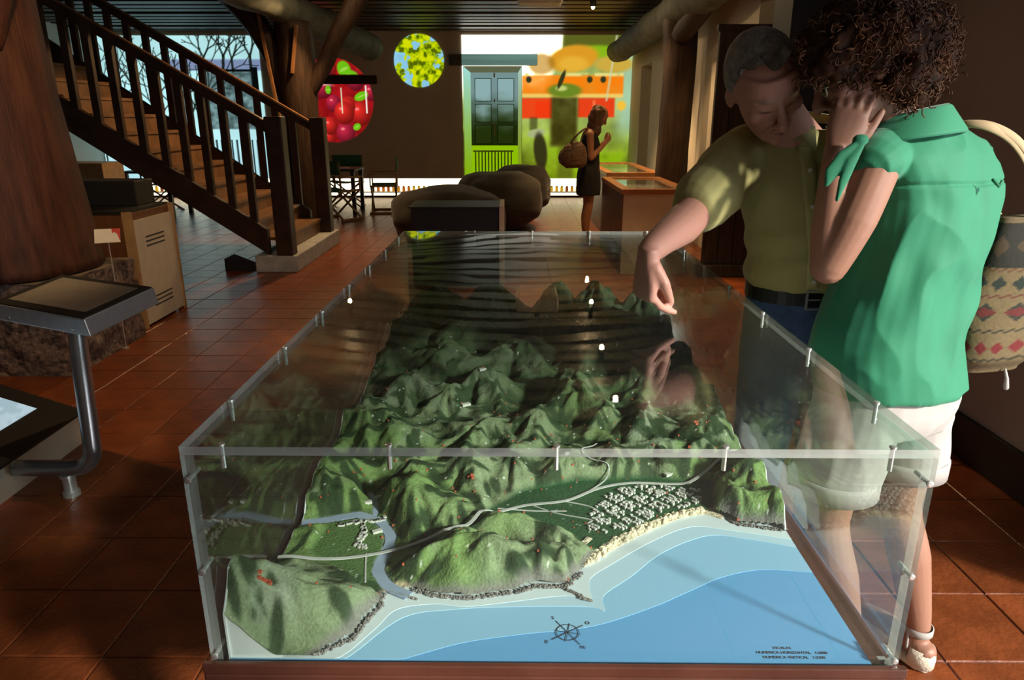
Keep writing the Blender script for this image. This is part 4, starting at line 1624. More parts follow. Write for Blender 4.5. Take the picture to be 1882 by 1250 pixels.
gx_, gy_ = np.meshgrid(np.linspace(0, 1, 30), np.linspace(0, 1, 30))
qx = -2.33 + gx_ * (-.6)
qy = 2.35 + gy_ * .85 + gx_ * gy_ * .31
me = bpy.data.meshes.new('lit_picture')
me.from_pydata([(a, b_, .1515) for a, b_ in zip(qx.ravel(), qy.ravel())], [], [(j * 30 + i, j * 30 + i + 30, j * 30 + i + 31, j * 30 + i + 1) for j in range(29) for i in range(29)])
paint(me, aerial(qx.ravel(), qy.ravel()))
me.materials.append(MATS['screen_picture'])
o = link_mesh('lit_picture', me, ld)
md = o.modifiers.new('solid', 'SOLIDIFY')
md.thickness = .001

# ---- wooden information box with printed end panel, black monitor behind
ib = thing('information_box', 'brown wooden exhibit box with a printed cream end panel', 'display box', (0, 0, 0))
MB().box((-3.65, 5.10, .02), (-2.765, 5.74, .855)).build('body', 'box_wood', ib, bevel=.003)
MB().box((-3.6, 5.14, 0), (-2.81, 5.70, .02)).build('toe_kick', 'black_matte', ib)
for y in (5.085, 5.725):
    MB().box((-2.80, y, .0), (-2.735, y + .03, .87)).build('edge_board', 'pale_wood', ib, bevel=.002)
pan = MB().box((-2.765, 5.115, .02), (-2.745, 5.725, .80)).build('end_panel', 'cream_panel', ib)
MB().box((-3.66, 5.09, .855), (-2.77, 5.75, .875)).build('top_board', 'black_matte', ib)
for z0 in (.66, .20):
    for i in range(3):
        MB().box((-2.746, 5.27, z0 - i * .034), (-2.7435, 5.56, z0 - i * .034 + .011)).build('printed_line', 'ink', pan)
tag(MB().box((-3.55, 5.45, .875), (-2.86, 5.73, 1.06)).build('monitor_housing', 'black_matte', bevel=.006), 'flat black monitor housing on top of the wooden exhibit box', 'monitor')
wb2 = thing('wooden_cabinet', 'plain brown wooden cabinet behind the trunk under the stairs', 'cabinet', (0, 0, 0))
MB().box((-5.75, 9.0, 0), (-5.09, 9.5, .99)).build('body', 'pale_wood', wb2, bevel=.004)
MB().box((-5.60, 8.985, .5), (-5.2, 9.0, .80)).build('niche_panel', 'box_wood', wb2)
# ---- small label stand
sg = thing('label_stand', 'small white and red label card on a thin rod beside plinth', 'sign', (-2.655, 4.62, 0))
MB().tube([(0, 0, .0), (0, 0, .745)], .004, 8).build('rod', 'chrome', sg)
MB().lathe([(.02, 0), (.02, .006), (.005, .012)], 14).build('foot', 'chrome', sg)
CM = Matrix.Translation((0, 0, .775)) @ Matrix.Rotation(.35, 4, 'Z') @ Matrix.Rotation(.95, 4, 'X') @ Matrix.Scale(.84, 4)
o = MB().box((-.09, -.06, 0), (.09, .06, .004)).build('card', 'white_card', sg)
o.matrix_local = CM
o = MB().add([(.09, .06, .0055), (.03, .06, .0055), (.035, .02, .0055), (.05, .03, .0055), (.07, .01, .0055), (.085, -.04, .0055), (.09, -.05, .0055)] +
             [(.09, .06, .003), (.03, .06, .003), (.035, .02, .003), (.05, .03, .003), (.07, .01, .003), (.085, -.04, .003), (.09, -.05, .003)],
             [(0, 1, 2, 3, 4, 5, 6), (13, 12, 11, 10, 9, 8, 7)] + [(i, (i + 1) % 7, 7 + (i + 1) % 7, 7 + i) for i in range(7)]).build('red_mark', 'red_card', sg)
o.matrix_local = CM


# ---- showcases along the right wall
def showcase(x0, x1, y0, y1, zt, label):
    t = thing('showcase', label, 'showcase', ((x0 + x1) / 2, (y0 + y1) / 2, 0), group=None)
    hx, hy = (x1 - x0) / 2, (y1 - y0) / 2
    MB().box((-hx + .015, -hy + .015, .0), (hx - .015, hy - .015, zt - .05)).build('body', 'cream_panel', t)
    MB().box((-hx, -hy + .01, 0), (-hx + .014, hy - .01, zt - .05)).build('side_panel', 'box_wood', t)
    fr_ = MB().box((-hx - .01, -hy, zt - .05), (hx, -hy + .09, zt)).box((-hx - .01, hy - .09, zt - .05), (hx, hy, zt))
    fr_.box((-hx - .01, -hy + .09, zt - .05), (-hx + .09, hy - .09, zt)).box((hx - .09, -hy + .09, zt - .05), (hx, hy - .09, zt))
    fr_.build('top_frame', 'orange_wood', t, bevel=.006)
    MB().box((-hx + .09, -hy + .09, zt - .02), (hx - .09, hy - .09, zt - .014)).build('glass_top', 'window_glass', t)
    for k in range(3):
        y = -hy + .2 + k * (2 * hy - .4) / 2.5
        MB().box((-hx + .15, y, zt - .049), (hx - .15, y + .35, zt - .042)).build('exhibit_sheet', ['pale_wood', 'white_card', 'black_matte'][k], t)
    return t


showcase(1.09, 1.78, 7.07, 8.70, .85, 'near orange-framed glass-topped showcase with cream front')
showcase(1.24, 1.95, 9.40, 11.8, .85, 'far orange-framed glass-topped showcase against the right wall')

# ---- dark display counter behind the glass case, its edge board pale
dc = thing('display_counter', 'dark display counter with one pale edge behind the acrylic case', 'counter', (0, 0, 0))
MB().box((-.93, 6.52, 0), (-.115, 7.05, .73)).build('body', 'black_matte', dc, bevel=.006)
MB().box((-.118, 6.50, 0), (-.075, 7.06, .755)).build('edge_board', 'cream_panel', dc, bevel=.003)
MB().box((-.95, 6.50, .73), (-.118, 7.06, .745)).build('top_board', 'black_matte', dc)


# ---- bean bags
def beanbag(loc, size, rz, seed, label, tuck=.0):
    n_, m_ = 40, 24
    vs, fs = [], []
    for i in range(m_ + 1):
        t = PI * i / m_
        for k in range(n_):
            a = 2 * PI * k / n_
            d = V((math.sin(t) * math.cos(a), math.sin(t) * math.sin(a), math.cos(t)))
            sx = [math.copysign(abs(c) ** .72, c) for c in d]
            q = V((sx[0] * size[0], sx[1] * size[1], sx[2] * size[2] / 2))
            q *= 1 + .10 * noise.noise(d * 1.8 + V((seed, 0, 0))) + .03 * noise.noise(d * 5 + V((0, seed, 0)))
            q.z += size[2] / 2 + tuck * d.x * size[2]
            q.z = max(q.z, .0 + .01 * (1 + d.z))
            vs.append(q)
    for i in range(m_):
        for k in range(n_):
            fs.append((i * n_ + k, i * n_ + (k + 1) % n_, (i + 1) * n_ + (k + 1) % n_, (i + 1) * n_ + k))
    t = thing('beanbag', label, 'beanbag', loc, rz, None)
    MB().add(vs, fs).build('cushion', 'beanbag_fabric', t, smooth=True)
    v, f = tube_geo([V((size[0] * 1.0 * math.cos(a), size[1] * 1.0 * math.sin(a), size[2] * .5)) for a in np.linspace(0, 2 * PI, 40)], .008, 6, False)
    MB().add(v, f).build('seam', 'black_matte', t, smooth=True)
    return t


beanbag((-.80, 9.0, 0), (.72, .55, .70), 0, 1, 'largest dark brown beanbag behind the dark display counter')
beanbag((-.20, 10.3, 0), (.62, .55, .80), .2, 5, 'dark beanbag between the largest beanbag and the lit channel', .03)
beanbag((.12, 11.7, 0), (.50, .45, .82), -.1, 9, 'beanbag with a raised corner closest to the radiator', .08)


# ---- director chairs and black tables
def director_chair():
    t = thing('director_chair', 'x', 'chair')
    for y in (-.20, .20):
        for s in (-1, 1):
            MB().bar((s * .26, y, .02), (-s * .26, y, .44), .022, .03, up=(0, 1, 0)).build('leg', 'chair_wood', t)
    for x in (-.27, .27):
        MB().bar((x, -.24, .012), (x, .24, .012), .03, .024).build('foot_rail', 'chair_wood', t)
        MB().bar((x, -.21, .44), (x, -.21, .65), .022, .022, up=(0, 1, 0)).build('arm_post', 'chair_wood', t)
        MB().bar((x, .21, .40), (x, .23, .90), .024, .024, up=(0, 1, 0)).build('back_post', 'chair_wood', t)
        MB().bar((x, -.24, .655), (x, .24, .655), .045, .02).build('armrest', 'chair_wood', t)
        MB().bar((x, -.22, .45), (x, .22, .45), .025, .03).build('seat_rail', 'chair_wood', t)
    vs, fs = [], []
    for j in range(2):
        for i in range(9):
            x = -.26 + .52 * i / 8
            vs.append((x, -.21 + .42 * j, .46 - .025 * math.sin(PI * i / 8)))
    fs = [(i, i + 1, i + 10, i + 9) for i in range(8)]
    o = MB().add(vs, fs).build('seat', 'canvas_green', t, smooth=True)
    o.modifiers.new('s', 'SOLIDIFY').thickness = .006
    vs = [( -.285 + .57 * i / 8, .235 + .02 * math.sin(PI * i / 8), z) for z in (.70, .90) for i in range(9)]
    o = MB().add(vs, fs).build('backrest', 'canvas_green', t, smooth=True)
    o.modifiers.new('s', 'SOLIDIFY').thickness = .012
    return t


spots = [(-2.18, 12.25, -1.45, 'green canvas director chair standing alone nearest the beanbags'),
         (-2.75, 11.35, 2.6, 'green canvas director chair with its side against near table edge'),
         (-2.98, 12.95, .05, 'green canvas director chair on the wall side of the black table'),
         (-3.58, 12.2, 1.4, 'green canvas director chair between the newel post and black table'),
         (-6.1, 12.5, .6, 'green canvas director chair seen under the staircase beside the lit channel'),
         (-5.0, 12.35, 2.2, 'green canvas director chair seen under the staircase nearest its foot')]
proto = director_chair()
for i, (x, y, a, lb) in enumerate(spots):
    o = proto if i == 0 else copy_tree(proto)
    o.location = (x, y, 0)
    o.rotation_euler = (0, 0, a)
    tag(o, lb, 'chair', 'green canvas director chairs')


def black_table(x, y, label):
    t = thing('cafe_table', label, 'table', (x, y, 0))
    MB().box((-.38, -.38, .70), (.38, .38, .735)).build('table_top', 'table_black', t, bevel=.005)
    for a in (-.33, .33):
        for b_ in (-.33, .33):
            MB().box((a - .03, b_ - .03, 0), (a + .03, b_ + .03, .70)).build('leg', 'table_black', t)
    return t


black_table(-2.95, 12.2, 'square black table among green director chairs by the tan wall')
black_table(-5.75, 11.7, 'square black table under the staircase among director chairs')
for i, (x, y, a) in enumerate(((-2.80, 12.05, .4), (-3.1, 12.25, -.3))):
    tag(MB().box((-.10, -.14, 0), (.10, .14, .012)).build('leaflet', 'cream_panel', loc=(x, y, .735)), ['cream leaflet lying on black table closer to lone chair', 'cream leaflet lying on black table closer to newel post'][i], 'leaflet').rotation_euler = (0, 0, a)

# ================================================================== PEOPLE
def frame(fwd, up, o, s=1.0):
    """matrix with local +Y = fwd, +Z near up"""
    f = V(fwd).normalized()
    x = f.cross(V(up)).normalized()
    z = x.cross(f).normalized()
    M = Matrix.Identity(4)
    for i in range(3):
        M[i][0], M[i][1], M[i][2], M[i][3] = x[i] * s, f[i] * s, z[i] * s, V(o)[i]
    return M


def xf(M, geo):
    v, f = geo
    return [M @ V(p) for p in v], f


def head_parts(M, slim=1.0):
    R = []
    R.append(ball_geo((0, -.010, .035), (.076 * slim, .098, .094), 28))
    rows = [(.08, .02, .058, .066), (.045, .022, .066, .072), (.0, .024, .066, .069), (-.04, .029, .060, .061), (-.072, .037, .049, .052), (-.096, .046, .033, .038), (-.108, .05, .016, .022)]
    R.append(loft_geo(smooth_rings([ring((0, y, z), (1, 0, 0), (0, 1, 0), rx * slim, ry, 28, 2.2) for z, y, rx, ry in rows], 3)))
    R.append(tube_geo([(0, .090, .030), (0, .101, .006), (0, .116, -.022), (0, .118, -.030)], [.008, .010, .0135, .0125], 10))
    for s in (-1, 1):
        R.append(ball_geo((s * .0115, .104, -.032), (.0085, .010, .008), 10))
        R.append(ball_geo((s * .044 * slim, .066, -.014), (.021, .021, .019), 12))
        R.append(ball_geo((s * .030, .0735, .010), (.0155, .0155, .0125), 12))
        R.append(ball_geo((s * .077 * slim, -.008, -.002), (.008, .017, .028), 12, Matrix.Rotation(s * .22, 3, 'Z')))
        R.append(tube_geo([(s * .050, .072, .030), (s * .028, .086, .037), (s * .006, .090, .031)], [.008, .010, .008], 8))
        R.append(tube_geo([(s * .016, .094, -.040), (s * .030, .084, -.056), (s * .034, .074, -.07)], [.006, .007, .006], 8))
    R.append(tube_geo([(-.021, .086, -.057), (0, .097, -.053), (.021, .086, -.057)], [.005, .0065, .005], 8))
    R.append(tube_geo([(-.018, .086, -.068), (0, .095, -.069), (.018, .086, -.068)], [.0055, .0075, .0055], 8))
    R.append(ball_geo((0, .080, -.093), (.021, .016, .015), 12))
    return [xf(M, g) for g in R]


def skin_color(base, M=None, lip=(.36, .12, .10), brow=None, flush=(.40, .16, .12), extra=None):
    base = np.array(base)

    def fn(co):
        C_ = np.tile(base, (len(co), 1))
        n_ = np.array([noise.noise(V(p) * 28) for p in co[:: max(1, len(co) // 20000)]])
        if M is not None:
            Mi = np.array(M.inverted())
            q = co @ Mi[:3, :3].T + Mi[:3, 3]
            x, y, z = q[:, 0], q[:, 1], q[:, 2]
            near = (np.abs(x) < .1) & (np.abs(y) < .15) & (np.abs(z) < .15)

            def g(cx, cy, cz, rx, ry, rz):
                return np.exp(-(((np.abs(x) - cx) / rx) ** 2 + ((y - cy) / ry) ** 2 + ((z - cz) / rz) ** 2)) * near
            a = g(0, .095, -.061, .022, .02, .010)
            C_ = C_ * (1 - .75 * a[:, None]) + np.array(lip) * .75 * a[:, None]
            a = g(.045, .07, -.015, .022, .025, .02) + g(0, .118, -.028, .016, .02, .015)
            a = np.clip(a, 0, 1)
            C_ = C_ * (1 - .35 * a[:, None]) + np.array(flush) * .35 * a[:, None]
            a = g(0, .10, -.0615, .02, .02, .0022)
            C_ = C_ * (1 - .8 * a[:, None]) + np.array([.07, .02, .02]) * .8 * a[:, None]
            if brow is not None:
                a = np.clip(g(.030, .085, .036, .020, .02, .0055) * 1.3, 0, 1)
                C_ = C_ * (1 - .7 * a[:, None]) + np.array(brow) * .7 * a[:, None]
            a = np.clip(g(.030, .088, .004, .013, .02, .0028) * 1.4, 0, 1)
            C_ = C_ * (1 - .85 * a[:, None]) + np.array([.03, .018, .014]) * .85 * a[:, None]
        if extra is not None:
            C_ = extra(co, C_)
        return C_
    return fn


def hand_parts(M, side, curls, spread=.06, thumb=((.75, .62, -.25), (.35, .9, -.3)), s=1.0):
    """wrist at origin, fingers +Y, back of hand +Z, thumb towards side*X"""
    R = [loft_geo(smooth_rings([ring((0, y, z), (1, 0, 0), (0, 0, 1), hw, hd, 16, 2.5) for y, z, hw, hd in
                                ((-.02, 0, .026, .021), (.012, 0, .031, .020), (.05, 0, .040, .017), (.086, .002, .041, .0135), (.096, .002, .036, .010))], 3))]
    xs_ = [.030, .010, -.010, -.029]
    ln = [.074, .082, .076, .060]
    for i in range(4):
        p = V((side * xs_[i], .086 - .004 * abs(i - 1), .001))
        d = V((side * (xs_[i] * spread / .03), 1, 0)).normalized()
        ax = V((1, 0, 0))
        pts = [p - d * .02, p]
        for j, fr_ in enumerate((.45, .31, .24)):
            d = Matrix.Rotation(-curls[i][j], 3, ax) @ d
            p = p + d * ln[i] * fr_
            pts.append(p)
        R.append(tube_geo(pts, [.0098, .0100, .0092, .0084, .0072], 10))
    p = V((side * .022, .018, -.004))
    t1, t2 = V(thumb[0]).normalized(), V(thumb[1]).normalized()
    t1.x *= side
    t2.x *= side
    R.append(tube_geo([p, p + t1 * .042, p + t1 * .042 + t2 * .032, p + t1 * .042 + t2 * .058], [.016, .0125, .0108, .0085], 10))
    S = Matrix.Scale(s, 4)
    return [xf(M @ S, g) for g in R]


def limb(pts, radii, n=18, steps=5, sq=1.0):
    P = catmull(pts, steps)
    R = np.interp(np.linspace(0, len(pts) - 1, len(P)), range(len(pts)), radii)
    return tube_geo(P, list(R), n, True, sq)


def folds(scale, amp, stretch=(1, 1, 1), seed=0):
    def fn(p):
        q = V((p.x * stretch[0], p.y * stretch[1], p.z * stretch[2])) * scale + V((seed, seed * 2, 0))
        a = noise.noise(q + V((0, 0, noise.noise(q * .7) * 1.2)))
        b_ = noise.noise(q * 2.3 + V((3, 1, 7)))
        return amp * (1 - 2.2 * abs(a)) * .7 + amp * .35 * b_
    return fn


def foot_parts(heel, toe, h=.03, w=.042):
    heel, toe = V(heel), V(toe)
    d = (toe - heel)
    return [tube_geo([heel + V((0, 0, h)), heel + d * .35 + V((0, 0, h * 1.15)), heel + d * .7 + V((0, 0, h * .9)), toe + V((0, 0, h * .75))], [.034, w * .95, w, w * .72], 14, True, .75, side=d.cross(V((0, 0, 1))))]


# ------------------------------------------------------------------ woman in the green shirt
wm = thing('person', 'woman in green sleeveless shirt and white shorts resting cheek on hand', 'person', (1.05, 1.65, 0))


def placed_in(root):
    """children are modelled in world coordinates; shift them into the root's frame"""
    off = V(root.location)
    for ch in root.children:
        ch.location = V(ch.location) - off


WF = V((-.41, .91, 0)).normalized()
WA = V((.91, .41, 0)).normalized()
HC = V((.775, 1.655, 1.602))
HM = frame((-.86, .16, -.47), (-.1, 0, 1), HC, .97)
SK_W = (.30, .145, .095)
body = head_parts(HM, .96)
body += [limb([(.905, 1.70, 1.42), (.865, 1.69, 1.50), (.80, 1.665, 1.57)], [.062, .056, .055])]
tors = [(.86, .945, 1.66, .165, .11), (1.0, .935, 1.665, .155, .105), (1.19, .965, 1.68, .14, .10), (1.34, .98, 1.70, .15, .10), (1.43, .945, 1.70, .15, .08), (1.47, .92, 1.70, .09, .06)]
body += [loft_geo(smooth_rings([ring((x, y, z), WA, WF, hw, hd, 28) for z, x, y, hw, hd in tors], 3))]
# left arm: upper arm down to elbow, forearm folded up to the cheek
LS, LE, LW = V((.80, 1.59, 1.405)), V((.728, 1.60, 1.178)), V((.712, 1.598, 1.432))
body += [limb([LS, LS.lerp(LE, .5) + V((0, -.012, .0)), LE], [.050, .049, .041]), limb([LE, LE.lerp(LW, .35) + V((0, .006, 0)), LW], [.041, .041, .027])]
LHM = frame((.30, -.06, .95), (-.28, -.95, .1), LW)
LHM = Matrix.Translation(LW) @ frame((.22, .0, .97), (-.35, -.93, .06), (0, 0, 0), .95)
body += hand_parts(LHM, 1, [(.25, .35, .3), (.22, .32, .3), (.22, .35, .3), (.28, .4, .35)], .10, thumb=((.6, .75, -.1), (.25, .95, -.1)))
# right arm reaching round the strap
RS, RE, RWr = V((1.13, 1.795, 1.41)), V((1.175, 1.945, 1.18)), V((1.22, 2.13, 1.16))
body += [limb([RS, RS.lerp(RE, .5), RE], [.048, .047, .04]), limb([RE, RE.lerp(RWr, .4), RWr], [.04, .038, .026])]
body += hand_parts(frame((-.3, .9, -.2), (.2, .3, 1), RWr), -1, [(.4, .5, .4)] * 4)
# legs
LL = [V((.875, 1.62, .86)), V((.835, 1.62, .66)), V((.825, 1.622, .50)), V((.862, 1.60, .34)), V((.93, 1.605, .115))]
RL = [V((1.02, 1.70, .86)), V((1.05, 1.705, .66)), V((1.063, 1.712, .49)), V((1.105, 1.695, .34)), V((1.162, 1.685, .115))]
for Lg in (LL, RL):
    body += [limb(Lg, [.088, .070, .054, .055, .034], 20, 6)]
    a = Lg[-1]
    body += [limb([a, V((a.x, a.y, .06))], [.034, .034])]
    h = V((a.x, a.y, .03)) - WF * .03
    body += foot_parts(h, h + WF * .20, .03, .038)
fuse('body', body, 'skin', wm, .0042, 3, color=skin_color(SK_W, HM, brow=(.05, .03, .02)))
# shorts
sh = [loft_geo(smooth_rings([ring((x, y, z), WA, WF, hw, hd, 28) for z, x, y, hw, hd in
                             ((.97, .935, 1.663, .16, .118), (.90, .94, 1.66, .182, .128), (.82, .945, 1.66, .192, .13), (.765, .945, 1.66, .165, .115))], 3))]
for top, bot, r in ((V((.865, 1.62, .86)), V((.822, 1.62, .60)), .104), (V((1.025, 1.70, .86)), V((1.052, 1.706, .61)), .098)):
    P = [top.lerp(bot, t) for t in (0, .3, .6, .85, 1)]
    sh.append(loft_geo([ring(p, WA, WF, rr, rr * 1.02, 24, 2.1) for p, rr in zip(P, (r * .98, r, r * .99, r * .98, r * .98))]))
fuse('shorts', sh, 'white_cotton', wm, .005, 3, folds(9, .006, (1, 1, .6), 3))
for c_, r in ((V((.823, 1.62, .632)), .1065), (V((1.050, 1.706, .642)), .1005)):
    vs, fs = [], []
    R0 = [ring(c_ + V((0, 0, dz)), WA, WF, r + dr, (r + dr) * 1.02, 36, 2.1) for dz, dr in ((-.036, -.003), (-.036, .001), (0, .0015), (.012, .0012), (.013, -.003))]
    v, f = loft_geo(R0, False)
    MB().add(v, f).build('cuff', 'white_cotton', wm, smooth=True)
# shirt
srt = [(.875, .948, 1.66, .196, .150), (.94, .935, 1.663, .195, .147), (1.02, .93, 1.667, .189, .140), (1.19, .962, 1.68, .174, .128), (1.33, .985, 1.70, .178, .124), (1.41, .962, 1.70, .188, .108), (1.455, .94, 1.70, .160, .09), (1.49, .918, 1.70, .09, .07)]
gs = [loft_geo(smooth_rings([ring((x, y, z), WA, WF, hw, hd, 32) for z, x, y, hw, hd in srt], 3))]
gs += [limb([V((.88, 1.66, 1.415)), V((.83, 1.62, 1.418)), V((.797, 1.590, 1.408))], [.060, .057, .0545]),
       limb([V((1.06, 1.76, 1.41)), V((1.115, 1.79, 1.40)), V((1.135, 1.80, 1.385))], [.060, .057, .0545])]


def shirt_disp(p):
    a = folds(8.5, .012, (1.0, 1.0, .6), 2)(p)
    # pulled diagonal folds across the back
    q = (p.z * .75 - p.x * .66) * 34 + noise.noise(p * 6) * 2.0
    a += .0045 * math.sin(q) * max(0, 1 - abs(p.z - 1.20) / .20)
    q2 = p.x * 60 + noise.noise(p * 5) * 2
    a += .0022 * math.sin(q2) * max(0, 1 - abs(p.z - 1.34) / .09)
    a += -.006 * math.exp(-((p.z - 1.365) / .004) ** 2)
    return a


fuse('shirt', gs, 'green_cotton', wm, .0042, 3, shirt_disp)
# collar: folded stand around the back of the neck
vs, fs = [], []
NA = 30
for j, (dr, dz) in enumerate(((.000, .010), (.006, .022), (.014, .018), (.050, -.030), (.054, -.038), (.046, -.036), (.010, .004))):
    for k in range(NA):
        a = math.radians(-250 + 320 * k / (NA - 1))
        rx, ry = .082 + dr, .072 + dr
        c_ = V((.905, 1.70, 1.493))
        vs.append(c_ + WA * (rx * math.cos(a)) + WF * (ry * math.sin(a)) + V((0, 0, dz + .012 * math.cos(a) - .018 * math.sin(a))))
for j in range(6):
    for k in range(NA - 1):
        fs.append((j * NA + k, j * NA + k + 1, (j + 1) * NA + k + 1, (j + 1) * NA + k))
MB().add(vs, fs).build('collar', 'green_cotton', wm, smooth=True).modifiers.new('s', 'SOLIDIFY').thickness = .002
# shoulder tie and back loop
tie = [loft_geo([ring(p, (1, 0, .2), (0, 1, 0), w_, .006, 12) for p, w_ in ((V((.725, 1.538, 1.458)), .008), (V((.705, 1.533, 1.44)), .020), (V((.685, 1.530, 1.405)), .024), (V((.668, 1.530, 1.365)), .004))]),
       loft_geo([ring(p, (1, 0, .2), (0, 1, 0), w_, .006, 12) for p, w_ in ((V((.735, 1.535, 1.455)), .008), (V((.715, 1.525, 1.425)), .014), (V((.70, 1.520, 1.38)), .012), (V((.69, 1.520, 1.335)), .003))]),
       ball_geo((.733, 1.541, 1.46), (.018, .014, .013), 10)]
fuse('shoulder_tie', tie, 'green_cotton', wm, .003, 2)
lp = [V((1.055, 1.580, 1.375)), V((1.065, 1.572, 1.362)), V((1.073, 1.577, 1.372))]
MB().tube(lp, .004, 8).build('back_loop', 'green_cotton', wm, smooth=True)
# hair: springy mass with separate curls
hp = [ball_geo(V((V(c_).x - .014, V(c_).y - .068, V(c_).z)), r, 20) for c_, r in (
    ((.795, 1.725, 1.665), (.130, .118, .098)), ((.72, 1.702, 1.645), (.080, .080, .083)), ((.672, 1.685, 1.622), (.040, .052, .040)),
    ((.865, 1.73, 1.650), (.098, .105, .098)), ((.875, 1.70, 1.585), (.062, .062, .055)), ((.80, 1.722, 1.725), (.095, .085, .055)), ((.835, 1.665, 1.61), (.055, .045, .055)), ((.905, 1.72, 1.62), (.06, .07, .055)))]
hm = fuse('hair', hp, 'curly_hair', wm, .006, 2, lambda p: .016 * noise.noise(p * 26) + .011 * noise.noise(p * 55))
nv = len(hm.data.vertices)
mb = MB()
cc = 0
hv = hm.data.vertices
while cc < 1000:
    i = random.randrange(nv)
    p, nn = hv[i].co.copy(), hv[i].normal.copy()
    if p.x < .70 or nn.z < -.75:
        if random.random() < .75:
            continue
    cc += 1
    t1 = nn.orthogonal().normalized()
    t1 = Matrix.Rotation(random.uniform(0, 6.28), 3, nn) @ t1
    dr = (t1 * .75 + nn * .35 + V((0, 0, -.5))).normalized()
    s1 = dr.orthogonal().normalized()
    s2 = dr.cross(s1)
    R_ = random.uniform(.003, .0075)
    ln = random.uniform(.018, .04)
    pts = []
    ph = random.uniform(0, 6.28)
    for k in range(11):
        t = k / 10
        a = ph + t * random.choice((7.5, 8.0))
        pts.append(p + dr * (ln * t - .006) + nn * .004 + (s1 * math.cos(a) + s2 * math.sin(a)) * R_)
    mb.tube(pts, [.0014] * 10 + [.0007], 5, round_ends=False)
mb.build('curls', 'curl_strand', hm, smooth=True)
# glasses
mb = MB()
for sx in (-1, 1):
    c_ = [HM @ V((sx * .032 + .021 * math.cos(a), .098, .008 + .016 * math.sin(a))) for a in np.linspace(0, 2 * PI, 17)]
    mb.tube(c_, .0016, 6, round_ends=False)
    mb.tube([HM @ V((sx * .053, .096, .012)), HM @ V((sx * .074, .05, .012)), HM @ V((sx * .080, -.01, .012))], .0022, 6)
mb.tube([HM @ V((-.011, .1, .012)), HM @ V((.011, .1, .012))], .0016, 6)
mb.build('glasses', 'lens_frame', wm, smooth=True)
# espadrilles
for Lg in (LL, RL):
    a = Lg[-1]
    h = V((a.x, a.y, 0)) - WF * .035
    side = WA
    rows = [(-.02, .02), (.0, .036), (.05, .039), (.12, .043), (.18, .04), (.225, .022)]
    sole = [ring(h + WF * t + V((0, 0, .013)), WA, (0, 0, 1), w_, .013, 14, 3) for t, w_ in rows]
    v, f = loft_geo(sole)
    MB().add(v, f).build('sole', 'espadrille', wm, smooth=True)
    v, f = tube_geo([h + WF * .115 + V((0, 0, .035)), h + WF * .16 + V((0, 0, .034)), h + WF * .20 + V((0, 0, .028))], [.044, .043, .034], 16, True, .72, side=WA)
    MB().add(v, f).build('toe_cap', 'espadrille', wm, smooth=True)
    # heel cup
    vs, fs = [], []
    for z_, r in ((.01, .040), (.04, .041), (.066, .038)):
        for k in range(15):
            an = math.radians(180 + 180 * k / 14)
            vs.append(h + WF * .022 + WA * (r * math.cos(an)) + WF * (r * 1.25 * math.sin(an)) + V((0, 0, z_)))
    for j in range(2):
        for k in range(14):
            fs.append((j * 15 + k, j * 15 + k + 1, (j + 1) * 15 + k + 1, (j + 1) * 15 + k))
    MB().add(vs, fs).build('heel_cup', 'espadrille', wm, smooth=True).modifiers.new('s', 'SOLIDIFY').thickness = .003
    R0 = [ring(V((a.x, a.y, .112 + dz)) + WF * .002, WA, WF, r, r * 1.1, 28, 2.1) for dz, r in ((-.011, .037), (-.010, .0395), (.010, .0395), (.011, .037))]
    v, f = loft_geo(R0, False)
    MB().add(v, f).build('ankle_strap', 'white_cotton', wm, smooth=True)
    for s in (-1, 1):
        MB().tube([V((a.x, a.y, .11)) + WA * (s * .037), h + WF * .03 + WA * (s * .039) + V((0, 0, .06))], .004, 6).build('side_lace', 'white_cotton', wm, smooth=True)
placed_in(wm)

# ------------------------------------------------------------------ patterned shoulder bag
bg = thing('shoulder_bag', 'woven shoulder bag with diamond pattern hanging from the green-shirted woman', 'bag', (1.29, 1.80, .86))
NB, MBn = 120, 150
vs, fs, cols = [], [], []
BA, BF = V((.93, .36, 0)).normalized(), V((-.36, .93, 0)).normalized()
for j in range(MBn + 1):
    t = j / MBn
    z = .41 * t
    taper = (1 - .40 * ss(.45, 1.0, t)) * (.62 + .38 * ss(0, .12, t))
    hw, hd = .145 * taper, .062 * (.5 + .5 * ss(0, .12, t)) * (1 - .45 * ss(.6, 1, t))
    for k in range(NB):
        a = 2 * PI * k / NB
        ca_, sa_ = math.cos(a), math.sin(a)
        q = BA * (hw * math.copysign(abs(ca_) ** .8, ca_)) + BF * (hd * math.copysign(abs(sa_) ** .8, sa_)) + V((0, 0, z))
        q += V((noise.noise(q * 9), noise.noise(q * 9 + V((4, 0, 0))), 0)) * .008
        vs.append(q)
for j in range(MBn):
    for k in range(NB):
        fs.append((j * NB + k, j * NB + (k + 1) % NB, (j + 1) * NB + (k + 1) % NB, (j + 1) * NB + k))
fs.append(tuple(reversed(range(NB))))
fs.append(tuple(MBn * NB + k for k in range(NB)))
T = np.repeat(np.arange(MBn + 1) / MBn, NB)
A = np.tile(np.arange(NB) / NB, MBn + 1)


def dia(tc, th, n_, ph=0.0):
    u = np.abs(((A * n_ + ph) % 1) - .5) * 2
    return (u + np.abs(T - tc) / th) < .82


